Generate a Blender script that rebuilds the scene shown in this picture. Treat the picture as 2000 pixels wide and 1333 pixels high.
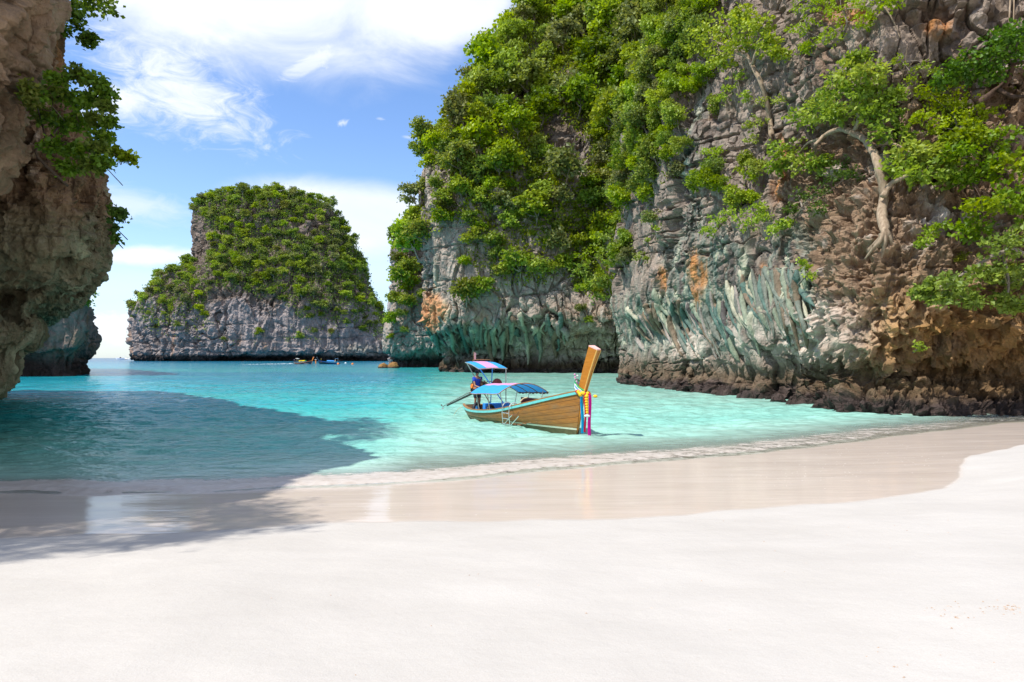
import bpy, math, random
import numpy as np
from mathutils import Vector, Matrix
R = math.radians
scn = bpy.context.scene
for o_ in list(bpy.data.objects):
    bpy.data.objects.remove(o_)

# ---------------------------------------------------------------- camera
CAM_H, FPX, CXP, HOR = 2.5, 1333.33, 1000.0, 699.5      # photograph pixels (2000 wide)
cam_d = bpy.data.cameras.new('camera')
cam = bpy.data.objects.new('camera', cam_d)
scn.collection.objects.link(cam)
cam.location = (0, 0, CAM_H)
cam.rotation_euler = (R(90), 0, 0)
cam_d.sensor_width = 36
cam_d.lens = 24
cam_d.shift_y = 33 / 2000
cam_d.clip_start = 0.1
cam_d.clip_end = 60000
scn.camera = cam

# ---------------------------------------------------------------- light
SUN_TO = Vector((-0.56, -0.33, 1.0)).normalized()
sun_el = math.asin(SUN_TO.z)
sun_az = math.atan2(SUN_TO.x, SUN_TO.y)                 # from +Y, clockwise seen from above
SUN_STRENGTH, SKY_STRENGTH, EXPOSURE = 3.5, 0.15, 0.78
sun_d = bpy.data.lights.new('sun', 'SUN')
sun = bpy.data.objects.new('sun', sun_d)
scn.collection.objects.link(sun)
sun.rotation_euler = (-SUN_TO).to_track_quat('-Z', 'Y').to_euler()
sun_d.energy = SUN_STRENGTH
sun_d.angle = R(0.7)
sun_d.color = (1.0, 0.965, 0.90)
scn.view_settings.view_transform = 'Standard'
scn.view_settings.look = 'None'
scn.view_settings.gamma = 1
scn.view_settings.exposure = EXPOSURE
scn.view_settings.use_curve_mapping = False
scn.cycles.use_denoising = True
scn.cycles.max_bounces = 8
scn.cycles.diffuse_bounces = 4
scn.cycles.glossy_bounces = 3
scn.cycles.transmission_bounces = 4
scn.cycles.transparent_max_bounces = 8
scn.cycles.sample_clamp_indirect = 4
scn.cycles.sample_clamp_direct = 12
scn.cycles.caustics_reflective = False
scn.cycles.caustics_refractive = False


class NT:
    """small helper round a node tree"""
    def __init__(self, tree):
        self.t = tree
        tree.nodes.clear()

    def n(self, kind, **kw):
        nd = self.t.nodes.new(kind)
        for k, v in kw.items():
            setattr(nd, k, v)
        return nd

    def put(self, sock, v):
        if v is None:
            return
        if isinstance(v, bpy.types.NodeSocket):
            self.t.links.new(v, sock)
        else:
            if isinstance(v, (tuple, list)) and len(v) == 3 and sock.type == 'RGBA':
                v = (*v, 1)
            sock.default_value = v

    def m(self, op, a, b=None, c=None, clamp=False):
        nd = self.n('ShaderNodeMath', operation=op)
        nd.use_clamp = clamp
        self.put(nd.inputs[0], a)
        self.put(nd.inputs[1], b)
        self.put(nd.inputs[2], c)
        return nd.outputs[0]

    def mix(self, f, a, b, blend='MIX'):
        nd = self.n('ShaderNodeMix', data_type='RGBA', blend_type=blend)
        nd.clamp_factor = True
        self.put(nd.inputs[0], f)
        self.put(nd.inputs[6], a)
        self.put(nd.inputs[7], b)
        return nd.outputs[2]

    def rng(self, v, a, b, c=0.0, d=1.0, smooth=False):
        nd = self.n('ShaderNodeMapRange')
        nd.clamp = True
        if smooth:
            nd.interpolation_type = 'SMOOTHSTEP'
        for i, x in enumerate((v, a, b, c, d)):
            self.put(nd.inputs[i], x)
        return nd.outputs[0]

    def noise(self, vec, scale, detail=4, rough=0.55, lac=2.0, dist=0.0, out=0):
        nd = self.n('ShaderNodeTexNoise')
        self.put(nd.inputs['Vector'], vec)
        self.put(nd.inputs['Scale'], scale)
        nd.inputs['Detail'].default_value = detail
        nd.inputs['Roughness'].default_value = rough
        nd.inputs['Lacunarity'].default_value = lac
        nd.inputs['Distortion'].default_value = dist
        return nd.outputs[out]

    def vec(self, v, scale=(1, 1, 1), loc=(0, 0, 0), rot=(0, 0, 0)):
        nd = self.n('ShaderNodeMapping')
        self.put(nd.inputs[0], v)
        nd.inputs[1].default_value = loc
        nd.inputs[2].default_value = rot
        nd.inputs[3].default_value = scale
        return nd.outputs[0]

    def ramp(self, f, stops):
        nd = self.n('ShaderNodeValToRGB')
        e = nd.color_ramp.elements
        while len(e) > 1:
            e.remove(e[-1])
        e[0].position = stops[0][0]
        e[0].color = (*stops[0][1], 1)
        for p, c in stops[1:]:
            k = e.new(p)
            k.color = (*c, 1)
        self.put(nd.inputs[0], f)
        return nd.outputs[0]

    def attr(self, name, out='Color'):
        nd = self.n('ShaderNodeAttribute', attribute_name=name)
        return nd.outputs[out]

    def bump(self, h, strength=0.5, dist=0.1, normal=None):
        nd = self.n('ShaderNodeBump')
        nd.inputs['Strength'].default_value = strength
        nd.inputs['Distance'].default_value = dist
        self.put(nd.inputs['Height'], h)
        self.put(nd.inputs['Normal'], normal)
        return nd.outputs[0]


# ---------------------------------------------------------------- sky
world = bpy.data.worlds.new('World')
scn.world = world
world.use_nodes = True
w = NT(world.node_tree)
sky = w.n('ShaderNodeTexSky', sky_type='NISHITA')
sky.sun_disc = False
sky.sun_elevation = sun_el
sky.sun_rotation = sun_az
sky.altitude = 0
sky.air_density = 1.0
sky.dust_density = 0.4
sky.ozone_density = 2.0
hs = w.n('ShaderNodeHueSaturation')
hs.inputs['Saturation'].default_value = 1.16
hs.inputs['Value'].default_value = .90
hs.inputs['Hue'].default_value = 0.508
w.put(hs.inputs['Color'], sky.outputs[0])
gen = w.n('ShaderNodeTexCoord').outputs['Generated']
sx = w.n('ShaderNodeSeparateXYZ')
w.put(sx.inputs[0], gen)
az = w.m('MULTIPLY', w.m('ARCTAN2', sx.outputs[0], sx.outputs[1]), 180 / math.pi)
el = w.m('MULTIPLY', w.m('ARCSINE', sx.outputs[2]), 180 / math.pi)
ae = w.n('ShaderNodeCombineXYZ')
w.put(ae.inputs[0], az)
w.put(ae.inputs[1], el)
ae = ae.outputs[0]
n_big = w.noise(w.vec(ae, (0.09, 0.17, 1), (3.1, 1.7, 0)), 1.0, 7, 0.62, dist=0.6)
n_fine = w.noise(w.vec(ae, (0.30, 0.60, 1), (1.3, 0.2, 0), (0, 0, R(-24))), 1.0, 8, 0.68, dist=1.2)
n_puff = w.noise(w.vec(ae, (0.42, 0.62, 1), (0.4, 5.2, 0)), 1.0, 7, 0.60)


def pix_ae(px, py):
    x, z = (px - CXP) / FPX, (HOR - py) / FPX
    return math.degrees(math.atan(x)), math.degrees(math.atan2(z, math.hypot(1, x)))


def cloud(a0, e0, ra, re, noise, amp, lo, hi, dens, rot=0.0):
    """a soft elliptic cloud bank whose edge is broken up by noise; angles in degrees of azimuth and elevation"""
    da, de = w.m('SUBTRACT', az, a0), w.m('SUBTRACT', el, e0)
    c, s = math.cos(R(rot)), math.sin(R(rot))
    u = w.m('DIVIDE', w.m('ADD', w.m('MULTIPLY', da, c), w.m('MULTIPLY', de, s)), ra)
    v = w.m('DIVIDE', w.m('SUBTRACT', w.m('MULTIPLY', de, c), w.m('MULTIPLY', da, s)), re)
    d = w.m('SQRT', w.m('ADD', w.m('MULTIPLY', u, u), w.m('MULTIPLY', v, v)))
    k = w.m('ADD', w.m('SUBTRACT', 1.0, d), w.m('MULTIPLY', w.m('SUBTRACT', noise, 0.5), amp))
    return w.rng(k, lo, hi, 0.0, dens, smooth=True)


CL = [
    cloud(*pix_ae(420, -110), 24, 8.6, n_big, 0.8, -0.10, 0.55, 0.95, rot=-4),         # the wide bank overhead
    cloud(*pix_ae(860, 10), 9, 3.4, n_big, 0.5, 0.0, 0.5, 0.9, rot=7),
    cloud(*pix_ae(355, 165), 8.0, 3.4, n_fine, 2.3, -.10, 1.15, 0.90, rot=-24),        # ragged tongue below it
    cloud(*pix_ae(260, 200), 4.6, 2.2, n_fine, 1.9, -.1, 1.05, 0.85, rot=10),
    cloud(*pix_ae(610, 120), 3.2, 0.9, n_fine, 2.8, 0.15, 0.9, 0.55, rot=30),
    cloud(*pix_ae(690, 425), 12.5, 3.4, n_big, 0.45, -0.02, 0.50, 0.86, rot=-2),       # smooth lens behind the island
    cloud(*pix_ae(740, 520), 9, 3.0, n_big, 0.9, 0.0, 0.9, 0.40),
    cloud(*pix_ae(250, 400), 6.0, 1.7, n_fine, 1.3, 0.0, 0.9, 0.55, rot=-6),
    cloud(*pix_ae(285, 500), 6.5, 0.95, n_puff, 0.9, 0.0, 0.7, 0.92, rot=4),
    cloud(*pix_ae(240, 555), 9.0, 2.4, n_big, 0.8, -0.1, 1.0, 0.30),
    cloud(*pix_ae(205, 640), 2.9, 1.45, n_puff, 2.0, 0.05, 0.45, 0.92),                 # cumulus on the horizon
    cloud(*pix_ae(668, 240), 0.75, 0.40, n_fine, 3.6, 0.25, 1.3, 0.6, rot=18),
    cloud(*pix_ae(744, 232), 0.7, 0.22, n_fine, 3.6, 0.25, 1.3, 0.5),
    cloud(*pix_ae(800, 268), 1.1, 0.3, n_fine, 2.2, 0.2, 0.9, 0.4),
]
# the same weather goes on outside the frame: scattered cloud all round and overhead
den = w.m('MAXIMUM', sx.outputs[2], 0.0)
pr = w.n('ShaderNodeVectorMath', operation='DIVIDE')
w.put(pr.inputs[0], gen)
dd = w.n('ShaderNodeCombineXYZ')
for i in range(3):
    w.put(dd.inputs[i], w.m('ADD', den, 0.28))
w.put(pr.inputs[1], dd.outputs[0])
n_all = w.noise(pr.outputs[0], 1.15, 7, 0.58, dist=0.3)
beyond = w.m('MAXIMUM', w.rng(w.m('ABSOLUTE', w.m('ADD', az, 0)), 38, 60), w.rng(el, 30, 42))
CL.append(w.m('MULTIPLY', w.rng(n_all, 0.42, 0.62, 0, 0.85, smooth=True), beyond))
mask = CL[0]
for c_ in CL[1:]:
    mask = w.m('SUBTRACT', 1.0, w.m('MULTIPLY', w.m('SUBTRACT', 1.0, mask), w.m('SUBTRACT', 1.0, c_)))
haze_low = w.rng(el, 0.0, 11.0, 0.42, 0.0, smooth=True)
# cloud radiance: sunlit white, a touch bluer where thin or low
cl_col = w.mix(w.rng(n_big, 0.3, 0.75), (3.9, 4.15, 4.5), (4.5, 4.6, 4.75))
clear = w.mix(haze_low, hs.outputs[0], (1.75, 2.75, 4.3))
final = w.mix(mask, clear, cl_col)
bg = w.n('ShaderNodeBackground')
w.put(bg.inputs['Color'], final)
bg.inputs['Strength'].default_value = SKY_STRENGTH
wo = w.n('ShaderNodeOutputWorld')
w.put(wo.inputs['Surface'], bg.outputs[0])

# ================================================================ tools
COL = scn.collection


def link(o, parent=None):
    COL.objects.link(o)
    if parent is not None:
        o.parent = parent
    return o


def mesh_obj(name, verts, faces, mat, parent=None, smooth=False):
    me = bpy.data.meshes.new(name)
    me.from_pydata([tuple(map(float, v)) for v in verts], [], [tuple(map(int, f)) for f in faces])
    if mat is not None:
        for m_ in (mat if isinstance(mat, (list, tuple)) else [mat]):
            me.materials.append(m_)
    if smooth:
        me.polygons.foreach_set('use_smooth', np.ones(len(me.polygons), dtype=bool))
    me.update()
    return link(bpy.data.objects.new(name, me), parent)


def np_mesh(name, V, F, mats, smooth=True, colors=None, attrs=None, mat_idx=None):
    """fast mesh from numpy arrays; F is (n,3) or (n,4)"""
    V = np.ascontiguousarray(V, dtype=np.float32)
    F = np.ascontiguousarray(F, dtype=np.int32)
    me = bpy.data.meshes.new(name)
    k = F.shape[1]
    me.vertices.add(len(V))
    me.vertices.foreach_set('co', V.ravel())
    me.loops.add(F.size)
    me.loops.foreach_set('vertex_index', F.ravel())
    me.polygons.add(len(F))
    me.polygons.foreach_set('loop_start', np.arange(0, F.size, k, dtype=np.int32))
    me.polygons.foreach_set('loop_total', np.full(len(F), k, dtype=np.int32))
    me.polygons.foreach_set('use_smooth', np.full(len(F), smooth, dtype=bool))
    for m_ in mats:
        me.materials.append(m_)
    if mat_idx is not None:
        me.polygons.foreach_set('material_index', np.asarray(mat_idx, dtype=np.int32))
    me.update(calc_edges=True)
    if colors is not None:
        ca = me.color_attributes.new('albedo', 'FLOAT_COLOR', 'POINT')
        ca.data.foreach_set('color', np.concatenate([colors, np.ones((len(V), 1))], 1).astype(np.float32).ravel())
    for an, av in (attrs or {}).items():
        at = me.attributes.new(an, 'FLOAT', 'POINT')
        at.data.foreach_set('value', np.asarray(av, dtype=np.float32))
    return me


def tag(o, label=None, cat=None, group=None, kind=None):
    for k, v in (('label', label), ('category', cat), ('group', group), ('kind', kind)):
        if v:
            o[k] = v
    return o


def empty(name, loc=(0, 0, 0), rz=0.0, parent=None):
    o = bpy.data.objects.new(name, None)
    o.location = loc
    o.rotation_euler = (0, 0, rz)
    o.empty_display_size = 0.2
    return link(o, parent)


def P(px, py, d):
    return np.array([(px - CXP) / FPX * d, d, CAM_H + (HOR - py) / FPX * d])


def proj(V):
    d = np.maximum(V[:, 1], 0.01)
    return CXP + V[:, 0] / d * FPX, HOR - (V[:, 2] - CAM_H) / d * FPX


# ---------------------------------------------------------------- noise in numpy
_rs = np.random.RandomState(7)
_perm = _rs.permutation(256).astype(np.int32)
_perm = np.concatenate([_perm, _perm, _perm])
_g = _rs.normal(size=(256, 3)).astype(np.float32)
_g /= np.linalg.norm(_g, axis=1, keepdims=True)
_rnd = _rs.rand(256, 3).astype(np.float32)


def perlin(p):
    p = p.astype(np.float32)
    i = np.floor(p).astype(np.int32)
    f = p - i
    i &= 255
    u = f * f * f * (f * (f * 6 - 15) + 10)
    out = 0
    px = [_perm[i[:, 0]], _perm[(i[:, 0] + 1) & 255]]
    for a in (0, 1):
        wa = u[:, 0] if a else 1 - u[:, 0]
        for b in (0, 1):
            hb = _perm[px[a] + ((i[:, 1] + b) & 255)]
            wb = wa * (u[:, 1] if b else 1 - u[:, 1])
            for c in (0, 1):
                g = _g[_perm[hb + ((i[:, 2] + c) & 255)]]
                d = g[:, 0] * (f[:, 0] - a) + g[:, 1] * (f[:, 1] - b) + g[:, 2] * (f[:, 2] - c)
                out = out + d * wb * (u[:, 2] if c else 1 - u[:, 2])
    return out * 1.6


def fbm(p, octv=4, gain=0.5, lac=2.03, off=0.0):
    s, a, t = 0, 1.0, 0
    q = p + off
    for _ in range(octv):
        s = s + a * perlin(q)
        t += a
        a *= gain
        q = q * lac + 17.3
    return s / t


def ridged(p, octv=4, gain=0.55, lac=2.1, off=0.0):
    """1 on sharp crests, 0 in hollows"""
    s, a, t = 0, 1.0, 0
    q = p + off
    for _ in range(octv):
        n = 1 - np.abs(perlin(q)) * 1.5
        s = s + a * n
        t += a
        a *= gain
        q = q * lac + 11.7
    return s / t


def worley(p, off=0.0):
    """F1, F2 and a random number of the nearest cell"""
    p = (p + off).astype(np.float32)
    i = np.floor(p).astype(np.int32)
    f = p - i
    n = len(p)
    f1 = np.full(n, 9.0, np.float32)
    f2 = np.full(n, 9.0, np.float32)
    rid = np.zeros(n, np.float32)
    for a in (-1, 0, 1):
        for b in (-1, 0, 1):
            for c in (-1, 0, 1):
                h = _perm[_perm[_perm[(i[:, 0] + a) & 255] + ((i[:, 1] + b) & 255)] + ((i[:, 2] + c) & 255)]
                r = _rnd[h]
                d = np.sqrt((r[:, 0] + a - f[:, 0]) ** 2 + (r[:, 1] + b - f[:, 1]) ** 2 + (r[:, 2] + c - f[:, 2]) ** 2)
                m_ = d < f1
                f2 = np.where(m_, f1, np.minimum(f2, d))
                rid = np.where(m_, h / 255.0, rid)
                f1 = np.where(m_, d, f1)
    return f1, f2, rid


def sstep(x, a, b):
    t = np.clip((x - a) / (b - a), 0, 1)
    return t * t * (3 - 2 * t)


def catmull(C, t):
    """C: (k, ...) control rows, t in [0, k-1]"""
    k = len(C)
    i = np.clip(np.floor(t).astype(int), 0, k - 2)
    f = (t - i).reshape((-1,) + (1,) * (C.ndim - 1))
    p0, p1, p2, p3 = C[np.maximum(i - 1, 0)], C[i], C[i + 1], C[np.minimum(i + 2, k - 1)]
    return 0.5 * (2 * p1 + (p2 - p0) * f + (2 * p0 - 5 * p1 + 4 * p2 - p3) * f ** 2 + (3 * p1 - p0 - 3 * p2 + p3) * f ** 3)


def loft(ctrl, ncol, nrow, hidden=0.15):
    """ctrl: (levels, stations, 3).  A dense grid through it, samples spaced by the size they have from the beach."""
    L, S = ctrl.shape[:2]

    def sample(tv, tu):
        A = catmull(ctrl, tv)
        return np.swapaxes(catmull(np.swapaxes(A, 0, 1), tu), 0, 1)
    tv, tu = np.linspace(0, L - 1, 160), np.linspace(0, S - 1, 160)
    G = sample(tv, tu)

    def metric(axis):
        a = np.diff(G, axis=axis)
        mid = (np.take(G, range(1, 160), axis) + np.take(G, range(0, 159), axis)) / 2
        d = np.linalg.norm(mid - np.array([0, 0, CAM_H]), axis=2)
        px = 1000 + 1333 * mid[..., 0] / np.maximum(mid[..., 1], 1)
        py = HOR - 1333 * (mid[..., 2] - CAM_H) / np.maximum(mid[..., 1], 1)
        seen = (px > -60) & (px < 2060) & (py > -60) & (mid[..., 1] > 1)
        ray = mid - np.array([0, 0, CAM_H])
        ray /= np.linalg.norm(ray, axis=2, keepdims=True)
        flat = np.linalg.norm(a - ray * (a * ray).sum(2, keepdims=True), axis=2)
        ln = (0.75 * flat + 0.25 * np.linalg.norm(a, axis=2)) / np.maximum(d, 5)
        ln = np.where(seen, ln, ln * hidden)
        return np.percentile(ln, 80, axis=1 - axis)

    def spread(t, m_, n):
        c = np.concatenate([[0], np.cumsum(m_ + m_.mean() * 0.1)])
        return np.interp(np.linspace(0, c[-1], n), c, t)
    tv2, tu2 = spread(tv, metric(0), nrow), spread(tu, metric(1), ncol)
    return sample(tv2, tu2), tv2, tu2


def grid_faces(nr, nc, flip=False):
    i = np.arange(nr * nc).reshape(nr, nc)
    f = np.stack([i[:-1, :-1], i[:-1, 1:], i[1:, 1:], i[1:, :-1]], -1).reshape(-1, 4)
    return f[:, ::-1] if flip else f


def grid_normals(G, toward):
    du = np.gradient(G, axis=1)
    dv = np.gradient(G, axis=0)
    n = np.cross(du, dv)
    n /= np.maximum(np.linalg.norm(n, axis=2, keepdims=True), 1e-9)
    return n * toward

# ================================================================ materials of the land
def new_mat(name):
    m_ = bpy.data.materials.new(name)
    m_.use_nodes = True
    return m_, NT(m_.node_tree)


def finish(t, bsdf, disp=None):
    o = t.n('ShaderNodeOutputMaterial')
    t.put(o.inputs['Surface'], bsdf)
    return o


def principled(t, color, rough=0.6, normal=None, spec=0.4, metal=0.0, coat=0.0, coat_rough=0.1):
    b = t.n('ShaderNodeBsdfPrincipled')
    t.put(b.inputs['Base Color'], color)
    t.put(b.inputs['Roughness'], rough)
    t.put(b.inputs['Metallic'], metal)
    t.put(b.inputs['Specular IOR Level'], spec)
    t.put(b.inputs['Coat Weight'], coat)
    t.put(b.inputs['Coat Roughness'], coat_rough)
    t.put(b.inputs['Normal'], normal)
    return b.outputs[0]


def rock_material(name, scale, bump_dist):
    m_, t = new_mat(name)
    pos = t.n('ShaderNodeNewGeometry').outputs['Position']
    base = t.attr('albedo')
    n1 = t.noise(pos, 1.3 / scale, 8, 0.68)
    n2 = t.noise(t.vec(pos, (1, 1, 0.22)), 2.6 / scale, 6, 0.62)
    v = t.n('ShaderNodeTexVoronoi')
    v.feature = 'DISTANCE_TO_EDGE'
    t.put(v.inputs['Vector'], t.vec(pos, (1, 1, 0.7)))
    v.inputs['Scale'].default_value = 1.7 / scale
    k = t.m('MULTIPLY', t.rng(n1, 0.25, 0.75, 0.62, 1.38), t.rng(n2, 0.3, 0.7, 0.8, 1.2))
    col = t.mix(1.0, base, t.n('ShaderNodeCombineColor').outputs[0], 'MULTIPLY')
    cc = col.node.inputs[7].links[0].from_node
    for i in range(3):
        t.put(cc.inputs[i], k)
    h = t.m('ADD', t.m('ADD', t.m('MULTIPLY', n1, 1.0), t.m('MULTIPLY', n2, 0.6)),
            t.m('MULTIPLY', t.rng(v.outputs[0], 0, 0.12), 0.07))
    fine = t.noise(pos, 7.0 / scale, 5, 0.7)
    h = t.m('ADD', h, t.m('MULTIPLY', fine, 0.35))
    finish(t, principled(t, col, 0.85, t.bump(h, 0.9, bump_dist), 0.25))
    return m_


ROCK = {'near': rock_material('limestone_near', 1.0, 0.25), 'mid': rock_material('limestone_mid', 2.2, 0.6),
        'far': rock_material('limestone_far', 7.0, 1.8)}

GREY, DARK, PALE = np.array([.325, .275, .235]), np.array([.105, .092, .085]), np.array([.47, .41, .35])
ORANGE, TEAL, MINT = np.array([.50, .21, .06]), np.array([.165, .175, .14]), np.array([.50, .475, .34])
TAN, OCHRE, TIDE = np.array([.285, .185, .108]), np.array([.36, .19, .05]), np.array([.055, .038, .032])
UMBER = np.array([.15, .095, .05])


def mixc(c, k, col):
    k = np.clip(np.asarray(k, dtype=float), 0, 1).reshape(-1, 1)
    return c * (1 - k) + col * k


def ell(px, py, cx, cy, rx, ry, soft=0.5):
    d = np.sqrt(((px - cx) / rx) ** 2 + ((py - cy) / ry) ** 2)
    return sstep(-d, -1 - soft, -1 + soft)


CLIFFS = {}


def build_cliff(name, ctrl, ncol, nrow, S, colour, mat, label, jag=0.3, block=0.6, flute=0.6, big=1.0, amp=1.0, hidden=0.15, dip=0, extra=None, bedk=.5, sq=1.0, cell=(3.1, 1.15), small=1.0):
    G, tv, tu = loft(np.array(ctrl, dtype=float), ncol, nrow, hidden)
    nr, nc = G.shape[:2]
    N = grid_normals(G, 1).reshape(-1, 3)
    p = G.reshape(-1, 3).copy()
    px0, py0 = proj(p)
    if callable(jag):
        jag, block, flute = jag(p, px0, py0)
    p_true = p
    p = p * [1, sq, 1]
    warp = np.stack([fbm(p / (3 * S), 2, off=o_) for o_ in (3.3, 51.7, 90.1)], 1)
    d = big * 1.3 * S * fbm(p * [1, 1, .7] / (9 * S), 3, off=2.2)
    d += flute * 1.0 * S * (ridged(p * [1, 1, .14] / (2.8 * S) + warp * .35, 3, off=5.5) - .58)
    d += flute * .45 * S * (ridged(p * [1, 1, .1] / (1.1 * S) + warp * .3, 2, off=8.5) - .58)
    if extra is not None:
        d = d + extra(p_true, px0, py0, warp)
    p1 = p_true + N * (amp * d)[:, None]
    G1 = p1.reshape(nr, nc, 3)
    N1 = grid_normals(G1, 1).reshape(-1, 3)
    p1t = p1
    p1 = p1 * [1, sq, 1]
    f1, f2, rid = worley(p1 * [1, 1, .42] / (cell[0] * S) + warp * .4, 4.4)
    d2 = block * S * (.95 * (rid - .5) - .55 * (1 - sstep(f2 - f1, .0, .10)))
    f1, f2, rid2 = worley(p1 * [1, 1, .55] / (cell[1] * S) + warp * .5, 9.4)
    d2 += small * block * S * (.34 * (rid2 - .5) - .34 * (1 - sstep(f2 - f1, .0, .09)))
    bed = ridged(np.stack([p1[:, 0] * .05, p1[:, 1] * .05, p1[:, 2]], 1) / (1.5 * S) + warp * .18, 2, off=1.9)
    d2 -= block * bedk * S * sstep(bed, .80, .95)
    pj = p1 * [1, 1, .75]
    if dip:
        s_ = p1[:, 0] - p1[:, 1]
        e1, e2 = s_ * .62 - p1[:, 2] * .78, s_ * .78 + p1[:, 2] * .62
        pj = np.stack([e1 * .42, e2, (p1[:, 0] + p1[:, 1]) * .8], 1)
        d2 += jag * S * 1.5 * (ridged(pj / (4.2 * S) + warp * .5, 3, .55, off=6.1) - .6)
    d2 += jag * S * 1.25 * (ridged(pj / (1.7 * S) + warp * .4, 5, .62, off=3.1) - .62)
    d2 += jag * S * .8 * fbm(p1 * [1, 1, .8] / (.6 * S), 3, .6, off=12.1)
    if dip:
        f1, f2, _r = worley(pj / (1.9 * S) + warp * .5, 33.)
        d2 -= 1.5 * S * np.clip(jag - .3, 0, 1) * sstep(-f1, -.42, -.16)
        f1, f2, _r = worley(pj / (.8 * S) + warp * .5, 37.)
        d2 -= .6 * S * np.clip(jag - .3, 0, 1) * sstep(-f1, -.40, -.15)
    d2 += .14 * S * fbm(p1 / (.45 * S), 3, .6, off=21.0)
    calm = .45 + .95 * sstep(fbm(p1 / (7 * S), 2, off=71.), -.28, .30)
    d2 = d2 * np.maximum(calm, np.minimum(jag * 1.5, 1.15))
    p2 = p1t + (N1 * .75 + N * .25) * (amp * d2)[:, None]
    c = colour(p2, px0, py0, S, warp)
    me = np_mesh(name, p2, grid_faces(nr, nc), [mat], False, c)
    o = link(bpy.data.objects.new(name, me))
    tag(o, label, None, None, 'structure')
    px, py = proj(p2)
    N2 = grid_normals(p2.reshape(nr, nc, 3), 1).reshape(-1, 3)
    CLIFFS[o.name] = dict(o=o, V=p2, N=N2, Nb=N, px=px, py=py, S=S)
    return o


def weathered(p, S, warp, dark=.5, pale=.4, streak=.5):
    """grey limestone with lichen, bleached faces and drip streaks"""
    n = len(p)
    c = np.repeat(GREY[None], n, 0)
    a = fbm(p / (4.5 * S), 4, .6, off=31.)
    b = fbm(p / (1.4 * S), 4, .6, off=37.)
    s = fbm(np.stack([p[:, 0], p[:, 1], p[:, 2] * .09], 1) / (.75 * S) + warp * .25, 4, .6, off=41.)
    s2 = fbm(np.stack([p[:, 0], p[:, 1], p[:, 2] * .07], 1) / (1.8 * S) + warp * .3, 3, .6, off=47.)
    c = mixc(c, pale * sstep(a + .5 * b, .02, .55), PALE)
    c = mixc(c, dark * sstep(.6 * a - .6 * b, .0, .5), DARK)
    c = mixc(c, streak * sstep(s, .12, .5), DARK * 1.2)
    c = mixc(c, streak * .7 * sstep(-s, .18, .55), PALE)
    return c, a, b, s, s2


# ================================================================ far island
def isl():
    t = [(716, 282, 790), (706, 272, 790), (701, 262, 790), (695, 252, 790), (686, 249, 788), (670, 249, 782), (640, 249, 768),
         (610, 252, 750), (596, 262, 740), (580, 274, 733), (562, 288, 724), (548, 304, 720), (536, 326, 716), (526, 356, 712),
         (514, 371, 708), (480, 372, 695), (440, 372, 680), (410, 374, 658), (395, 378, 644), (385, 386, 622), (380, 402, 600),
         (378, 440, 556), (377, 470, 520)]
    fr = {716: 522, 706: 521, 701: 517, 695: 511, 686: 509, 670: 510, 640: 511, 610: 512, 596: 514, 580: 517, 562: 520, 548: 523, 536: 526,
          526: 530, 514: 534, 480: 541, 440: 549, 410: 554, 395: 559, 385: 563, 380: 568, 378: 575, 377: 585}
    dc, rows = 572, []
    for py, l, r in t:
        z = CAM_H + (HOR - py) / FPX * dc
        xl, xr = (l - CXP) / FPX * dc, (r - CXP) / FPX * dc
        yf, yb = fr[py], 640 - (706 - py) * .06
        row = []
        for k in range(25):
            a = -math.pi / 2 + math.pi * 0.5 - math.pi + 2 * math.pi * k / 24      # starts at the back, runs left > front > right
            a = math.pi / 2 + 2 * math.pi * k / 24
            cx_, sy_ = math.cos(a), math.sin(a)
            ex = math.copysign(abs(cx_) ** .72, cx_)
            ey = math.copysign(abs(sy_) ** .72, sy_)
            yy = (yf + yb) / 2 + ey * (yb - yf) / 2
            row.append((((l + r + 2) / 2 + ex * (r - l - 14) / 2 - CXP) / FPX * yy, yy, z))
        rows.append(row)
    return rows


def col_isl(p, px, py, S, warp):
    c, a, b, s, s2 = weathered(p, S, warp, .75, .3, .65)
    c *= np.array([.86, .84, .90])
    low = sstep(-p[:, 2] + 5 * a, -34, -14)
    c = mixc(c, .65 * low * sstep(s2, .12, .45), ORANGE * .75 + GREY * .25)
    c = mixc(c, .7 * sstep(-p[:, 2], -17, -8) * sstep(px, 640, 680) * sstep(a, -.3, .2), TEAL)
    c = mixc(c, sstep(-p[:, 2] + 1.2 * b, -5.8, -3.6), TIDE * .7)
    soil = sstep(a + .012 * (640 - py), .25, .6) * .6
    return mixc(c, soil, UMBER * .8)


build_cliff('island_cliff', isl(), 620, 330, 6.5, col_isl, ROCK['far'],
            'flat topped limestone island standing alone in the bay, grey cliff below green trees', .35, .55, .75, .8, hidden=.06)


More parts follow.
